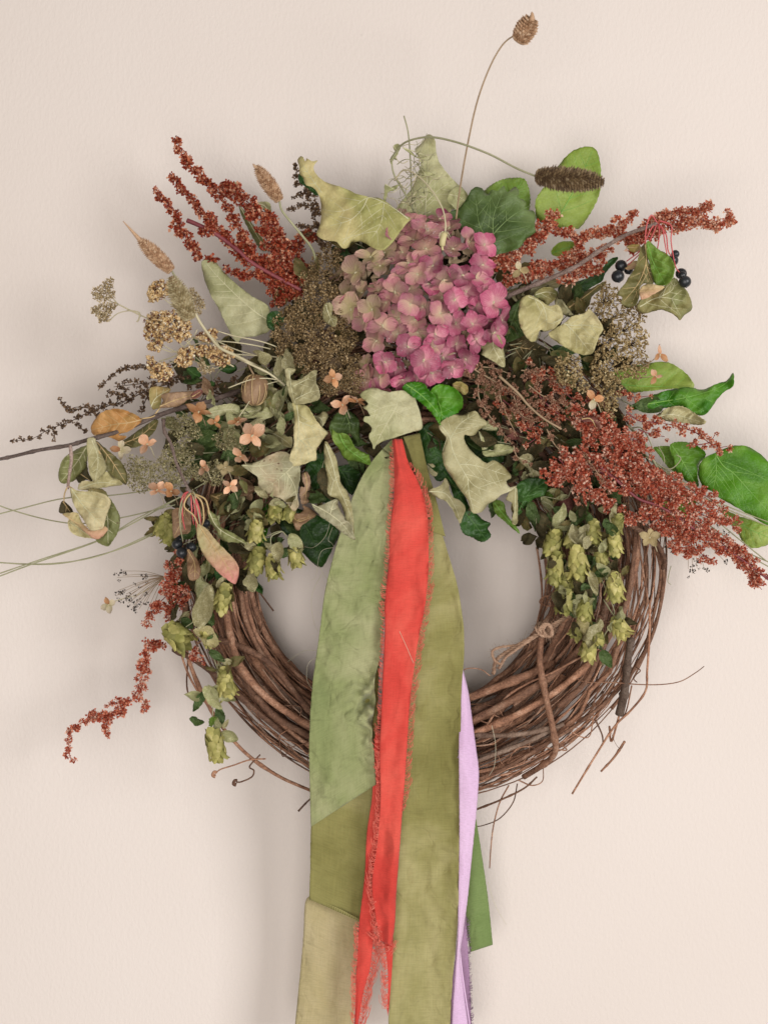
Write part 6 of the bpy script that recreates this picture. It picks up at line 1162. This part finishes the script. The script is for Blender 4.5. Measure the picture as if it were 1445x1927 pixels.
def hop(parent, x, y, d, L, W, rz=0.0, rx=0.0, dark=0):
    """x, y: centre of the cone"""
    if 'c' not in HCORE: mb = MB(); ball(mb, (0, 0, -.5), .34, 10, 1.35); HCORE['c'] = mb.mesh('hop_cone', HOPD)
    o = link('hop_cone', HCORE['c'], parent, P(x, y, d)); o.rotation_euler = (rx, rz, 0); l = R_(L, d); wd = R_(W, d); o.scale = (wd, wd, l)
    rot = Matrix.Rotation(rz, 3, 'Y') @ Matrix.Rotation(rx, 3, 'X'); up = Vector((0, 0, 1)); up.rotate(o.rotation_euler); o.location = o.location+up*l*.5
    n = 30
    for k in range(n):
        f = k/(n-1); a = k*2.399; zz = -.02-.78*f; r = .36*math.sin(math.pi*(.18+.66*f))**.7
        me = random.choice(BR[dark if random.random() < .8 else 1-dark]); b = bpy.data.objects.new('bract', me); COL.objects.link(b); b.parent = o
        b.location = (r*math.sin(a), -r*math.cos(a), zz+.05); s = .36*random.uniform(.85, 1.15)*(1-.25*f)
        b.rotation_euler = (random.uniform(.3, 1.0)*(1-f*1.2)-.05, random.uniform(-.15, .15), a); b.scale = (s*1.6, s*1.6, s*1.1*(wd/l)*1.2)
    return o
LV_M = [M_SHADE, M_DARK, M_SAGE, M_BROWNG]
def leaf_shape(seed, m, w=.6, tooth=.09):
    """small free leaf, unit length along +Z, curled"""
    rs = random.Random(seed); mb = MB(); nu, nv = 6, 9; vs = []; fs = []; c1, c2, c3 = rs.uniform(.2, .9), rs.uniform(-.8, .8), rs.uniform(-.5, .9)
    for j in range(nv+1):
        v = j/nv; hw = w*.5*math.sin(math.pi*(.04+.93*v**.85))**.8*(1+tooth*(1 if j % 2 else -1))
        for i in range(nu+1):
            u = i/nu*2-1; a = c1*u*u*hw*1.4; vs.append((u*hw*(1-.15*c1), -(a+c2*v*v*.4+.10*math.sin(v*9+u*3+seed)+.16*abs(noise.noise(Vector((u*1.7, v*3.1, seed))))+c3*.25*u*v), v))
    for j in range(nv):
        for i in range(nu): q = j*(nu+1)+i; fs.append((q, q+1, q+nu+2, q+nu+1))
    mb.add(vs, fs); return mb.mesh('leaf', m)
SMALL = {m: [leaf_shape(i, m, .5+.12*(i % 3), .06*(i % 2)) for i in range(5)] for m in (M_SHADE, M_DARK, M_DARK2, M_SAGE, M_SAGEP, M_BROWNG, M_MIDG, M_CREAM, M_TAN, M_OLIVE, M_MAROON)}
def small_leaf(parent, m, x, y, d, L, ang, tx=None, name='leaf', pitch=0.0):
    """ang: direction the tip points, radians clockwise from up"""
    o = link(name, random.choice(SMALL[m]), parent, P(x, y, d)); s = R_(L, d); o.scale = (s*random.uniform(.8, 1.1), s, s)
    o.rotation_euler = (random.uniform(-.5, .5)+pitch, ang, random.uniform(-.8, .8) if tx is None else tx); return o
def bine(label, cones, stems_, leaves, dflt=10):
    t = thing('hop_bine', label, 'hop plant', P(*stems_[0][0]))
    for pts in stems_: mb = MB(); stem(mb, pts, 1.2, 1.0, 6, 7); mb.build('stem', GREYST, t)
    for c in cones: hop(t, *c)
    for m, x, y, d, L, a in leaves: small_leaf(t, m, x, y, d, L, a)
    for c in cones:      # crumpled leaflets round every cone
        for k in range(4): small_leaf(t, random.choice([M_SHADE, M_DARK, M_SAGE, M_BROWNG, M_SAGEP]), c[0]+random.uniform(-16, 16), c[1]-c[3]*.4+random.uniform(-12, 10), c[2]+random.uniform(-1.4, .6), random.uniform(20, 36), random.uniform(-3.1, 3.1))
bine('cluster of green hop cones with withered leaves on the right side of the ring',
     [(1040, 1022, 12, 56, 44, .2, .2, 1), (1115, 1003, 12.4, 50, 40, .1, -.4, 1), (1156, 1024, 12.6, 56, 36, -.1, .1, 0), (1160, 985, 11.6, 40, 34, .2, .2, 1), (1087, 1062, 13.2, 74, 46, -.1, .1, 0), (1044, 1072, 12.4, 70, 40, .1, .1, 1), (1156, 1107, 12.8, 62, 42, -.1, .1, 0), (1062, 1133, 12, 52, 40, .2, .1, 1), (1100, 1150, 12.8, 50, 38, .1, -.3, 1), (1166, 1182, 13, 44, 42, -.5, -.4, 0), (1108, 1222, 12.2, 48, 40, .1, .1, 0), (1124, 1198, 12.6, 38, 32, -.2, 0, 1), (1078, 1012, 11.4, 46, 38, .3, .3, 1), (1130, 1046, 11.6, 44, 34, -.3, .2, 1), (1062, 1098, 11.4, 46, 38, .1, .2, 1), (1126, 1076, 11.2, 44, 36, .4, .1, 0), (1088, 1186, 11.6, 36, 34, .5, .2, 1)],
     [[(1100, 950, 9), (1110, 1000, 10.5), (1120, 1060, 11.5), (1140, 1110, 12), (1155, 1150, 12.4), (1150, 1180, 12.4)], [(1060, 960, 9), (1060, 1000, 10.5), (1075, 1030, 11.6)], [(1135, 1128, 12), (1150, 1152, 12.6), (1160, 1164, 12.8)], [(1160, 1165, 12.8), (1140, 1190, 12.5), (1125, 1220, 12)]],
     [(M_SHADE, 1050, 1000, 11, 60, -2.6), (M_SHADE, 1030, 1000, 10.6, 50, -.6), (M_DARK, 1075, 990, 10.8, 55, .6), (M_SHADE, 1100, 980, 11, 55, .2), (M_SAGE, 1040, 990, 11.5, 46, .4), (M_SHADE, 1010, 1010, 10, 40, -1.8), (M_SHADE, 1140, 975, 11, 50, 1.0), (M_SHADE, 1075, 1100, 11.4, 60, 2.5), (M_DARK, 1100, 1095, 11.6, 55, 2.8), (M_SAGE, 1120, 1060, 13, 42, 2.6), (M_SAGEP, 1110, 1075, 13, 50, 2.9), (M_SHADE, 1060, 1110, 12.4, 50, 2.9), (M_SAGE, 1080, 1150, 12.2, 46, 1.0), (M_SAGEP, 1130, 1165, 13.4, 52, -2.5), (M_DARK, 1130, 1225, 12, 36, 2.6), (M_SHADE, 1150, 1100, 11.5, 50, .3), (M_SAGE, 1140, 1240, 12, 30, -1.9), (M_SHADE, 1110, 1110, 11, 50, -1), (M_SHADE, 1090, 1020, 11, 50, 1.8), (M_SAGE, 1130, 1040, 12.6, 30, .4), (M_CREAM, 1085, 1165, 12.6, 34, 2.8)])
bine('hop cones with curled leaves beside the green leaf left of the ring opening',
     [(518, 962, 11, 44, 38, .1, -.5, 1), (482, 1000, 12, 44, 38, .1, .1, 0), (484, 1055, 11.6, 54, 44, .2, .1, 1), (514, 1068, 12.2, 50, 40, -.1, -.2, 0), (556, 1048, 12, 48, 36, -.3, -.1, 0), (544, 965, 10.6, 34, 34, .3, 0, 1)],
     [[(430, 1000, 9), (470, 992, 10.4), (500, 1000, 11)], [(460, 1030, 10), (500, 1010, 11), (530, 1000, 11.6), (545, 1020, 11.8)], [(530, 1000, 11.6), (510, 1012, 11.6), (515, 1045, 12)]],
     [(M_SAGE, 545, 1005, 12.6, 44, 2.6), (M_SAGEP, 525, 1020, 12.8, 40, 3.1), (M_SHADE, 470, 1040, 11, 50, -.8), (M_DARK, 490, 1030, 10.6, 45, 1.2), (M_SHADE, 450, 1070, 10, 60, 2.6), (M_DARK2, 480, 1085, 9.6, 46, 2.4), (M_SAGEP, 470, 1075, 11, 44, 2.7), (M_BROWNG, 500, 975, 11, 36, -1.2)])
bine('string of hop cones and pale leaves trailing down the left side of the ring',
     [(420, 1128, 12.6, 64, 42, .25, .1, 0), (334, 1196, 12, 56, 60, -.9, -.2, 1), (392, 1200, 12.4, 44, 36, -.6, 0, 0), (424, 1270, 12.4, 40, 34, -.2, .3, 0), (426, 1292, 12.6, 46, 44, -.3, -.2, 0), (406, 1404, 12.2, 76, 46, -.2, .1, 0), (308, 990, 11, 50, 40, .3, 0, 1), (318, 1006, 11.2, 40, 34, .2, 0, 1)],
     [[(390, 1080, 11), (380, 1120, 12), (372, 1160, 12.4), (385, 1190, 12.6), (400, 1230, 12.4), (410, 1270, 12.2), (402, 1320, 12), (400, 1360, 12)], [(372, 1165, 12.4), (350, 1180, 12.2)]],
     [(M_SAGEP, 372, 1180, 13, 90, .3), (M_SAGE, 378, 1165, 12.6, 80, .05), (M_CREAM, 365, 1185, 12.8, 52, 2.5), (M_DARK, 395, 1225, 12.8, 34, 2.2), (M_SAGE, 392, 1290, 12.8, 50, 2.6), (M_SAGE, 398, 1295, 12.8, 52, 2.1), (M_DARK, 385, 1300, 12.4, 44, -2.6), (M_SAGE, 375, 1310, 12.4, 36, -1.4), (M_DARK, 410, 1330, 12, 36, 2.9), (M_MIDG, 395, 1365, 12.4, 34, 1.0), (M_DARK, 385, 1360, 12, 26, -1.0), (M_DARK2, 400, 1060, 11, 60, 2.4), (M_DARK, 350, 1095, 9, 50, -2.6), (M_SAGE, 345, 1075, 9.4, 46, -1.9), (M_SHADE, 350, 1060, 10, 60, 2.8), (M_SHADE, 430, 1070, 10, 60, 2.4)])
# ------------------------------------------------------------------ sage sprig and filler foliage deep in the bouquet
def sprig(name, label, base, n, poly, mats, d0, d1, L, seed, cat='foliage', mind=10):
    rs = random.Random(seed); t = thing(name, label, cat, P(base[0], base[1], d0)); mb = MB()
    for x, y in scatter(poly, n, seed, mind):
        d = rs.uniform(d0, d1); a = math.atan2(x-base[0], -(y-base[1]))+rs.gauss(0, .7)
        small_leaf(t, rs.choice(mats), x, y, d, rs.uniform(*L), a); q = min(1.0, 26/(1+math.hypot(base[0]-x, base[1]-y))); stem(mb, [(x+(base[0]-x)*q, y+(base[1]-y)*q, d-1.0), (x+(base[0]-x)*q*.5+rs.uniform(-3, 3), y+(base[1]-y)*q*.5, d-.5), (x, y, d)], 1.0, .9, 5, 3)
    mb.build('stem', GREYST, t)
sprig('sage_sprig', 'cluster of small grey sage leaves between the pod and the crumpled leaf', (540, 740), 20, [(490, 690), (545, 680), (555, 740), (540, 800), (500, 840), (470, 800), (480, 750)], [M_SAGE, M_SAGE, M_SAGEP], 9.5, 12.2, (34, 58), 61)
sprig('sage_sprig', 'row of narrow sage leaves under the woody twig at left', (520, 790), 14, [(400, 770), (470, 760), (520, 780), (520, 830), (450, 850), (400, 810)], [M_SAGE, M_DARK, M_SAGE], 8.5, 10.6, (40, 64), 62)
rsq = random.Random(99)
for lab_, base_, poly_, mats_, n_, dd0, dd1, sd_ in (
    ('mixed small dried leaves around the peach florets on the left', (430, 850), [(340, 760), (480, 700), (560, 760), (540, 880), (470, 960), (380, 960), (340, 880)], [M_SAGE, M_BROWNG, M_DARK, M_OLIVE, M_SHADE, M_TAN], 34, 8.6, 11.2, 201),
    ('mixed small dried leaves around the broad cream green leaf at right', (1020, 640), [(940, 560), (1080, 560), (1150, 640), (1120, 740), (1000, 740), (910, 700)], [M_SHADE, M_BROWNG, M_DARK, M_OLIVE, M_SHADE], 30, 8.4, 10.6, 202),
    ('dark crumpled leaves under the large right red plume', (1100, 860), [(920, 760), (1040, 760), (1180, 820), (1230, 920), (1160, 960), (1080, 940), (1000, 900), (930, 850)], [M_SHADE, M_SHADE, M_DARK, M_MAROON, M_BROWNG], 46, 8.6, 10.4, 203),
    ('withered leaf scraps hanging over the top right of the ring opening', (1000, 930), [(960, 880), (1040, 880), (1060, 960), (1110, 960), (1100, 1010), (1010, 1000), (980, 950)], [M_SHADE, M_DARK, M_SAGE], 16, 8.4, 10.2, 204),
    ('small olive and sage leaf scraps above the hop cones at left', (400, 1000), [(330, 960), (470, 940), (480, 1060), (400, 1080), (340, 1060)], [M_SHADE, M_SAGE, M_DARK, M_OLIVE], 18, 9, 11.2, 205)):
    sprig('dried_leaf_sprig', lab_, base_, n_, poly_, mats_, dd0, dd1, (26, 50), sd_, mind=7)
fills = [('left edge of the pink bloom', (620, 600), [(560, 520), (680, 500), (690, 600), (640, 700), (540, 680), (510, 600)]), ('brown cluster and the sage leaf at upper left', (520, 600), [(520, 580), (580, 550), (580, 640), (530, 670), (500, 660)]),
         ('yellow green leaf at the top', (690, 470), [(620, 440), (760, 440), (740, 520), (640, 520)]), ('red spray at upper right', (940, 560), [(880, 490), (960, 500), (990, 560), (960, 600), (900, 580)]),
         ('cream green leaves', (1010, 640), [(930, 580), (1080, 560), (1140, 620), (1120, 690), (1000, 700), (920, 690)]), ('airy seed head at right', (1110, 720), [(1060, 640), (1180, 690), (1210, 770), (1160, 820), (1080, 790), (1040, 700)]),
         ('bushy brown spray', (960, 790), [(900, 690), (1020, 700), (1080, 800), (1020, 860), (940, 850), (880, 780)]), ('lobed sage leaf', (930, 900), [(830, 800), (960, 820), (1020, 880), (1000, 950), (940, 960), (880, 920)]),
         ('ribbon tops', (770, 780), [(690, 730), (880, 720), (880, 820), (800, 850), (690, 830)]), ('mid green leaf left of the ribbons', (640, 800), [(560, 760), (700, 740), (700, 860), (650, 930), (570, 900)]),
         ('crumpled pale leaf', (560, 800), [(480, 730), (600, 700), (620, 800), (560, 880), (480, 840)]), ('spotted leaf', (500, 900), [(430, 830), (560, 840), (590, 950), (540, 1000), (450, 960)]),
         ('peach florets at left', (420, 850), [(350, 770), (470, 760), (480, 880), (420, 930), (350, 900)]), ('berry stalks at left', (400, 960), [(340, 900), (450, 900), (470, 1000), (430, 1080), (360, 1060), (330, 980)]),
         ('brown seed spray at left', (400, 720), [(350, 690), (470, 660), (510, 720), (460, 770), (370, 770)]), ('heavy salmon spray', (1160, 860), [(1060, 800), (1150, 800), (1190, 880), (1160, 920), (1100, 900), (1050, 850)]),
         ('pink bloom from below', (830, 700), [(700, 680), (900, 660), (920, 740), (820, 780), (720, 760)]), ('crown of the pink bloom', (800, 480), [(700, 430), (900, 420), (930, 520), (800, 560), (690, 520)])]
for i, (nm, base, poly) in enumerate(fills):  # dark leaves added so the gaps in the bouquet look deeply shaded
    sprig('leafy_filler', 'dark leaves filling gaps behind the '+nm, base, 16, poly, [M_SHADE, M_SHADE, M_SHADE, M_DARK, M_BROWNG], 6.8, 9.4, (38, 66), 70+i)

for nm_, (mb_, mm_) in OVER.items(): mb_.build('dense_seed_cluster', mm_, bpy.data.objects[nm_], smooth=False, kind='stuff')

GR = {'dried_leaf': 'dried leaves tucked into the wreath', 'fresh_leaf': 'fresh green leaves round the wreath', 'rust_seed_spray': 'rust red seed sprays', 'brown_seed_spray': 'brown seed sprays',
      'brown_flower_head': 'brown dried flower heads', 'dried_panicle': 'olive dried panicles', 'airy_seed_head': 'airy tan seed heads', 'yellow_flower_head': 'yellow bead flower heads', 'beige_flower_head': 'beige dried flower heads',
      'cloth_ribbon': 'cloth ribbons hanging from the wreath', 'dried_floret': 'loose dried four petalled florets', 'seed_head': 'fuzzy seed heads on long stems', 'hop_bine': 'hop bines on the ring', 'grass_stems': 'thin grass stems',
      'dark_seed_sprig': 'sprigs of tiny black seeds', 'wispy_leaf': 'thin leaves in the dried wisps', 'leafy_twig': 'woody twigs with leaves and berries', 'sage_sprig': 'small sage sprigs', 'dried_leaf_sprig': 'sprigs of small dried leaves', 'leafy_filler': 'dark filler leaves deep in the wreath'}
for o_ in COL.objects:
    if not o_.parent and 'category' in o_ and 'group' not in o_ and o_.name.split('.')[0] in GR: o_['group'] = GR[o_.name.split('.')[0]]
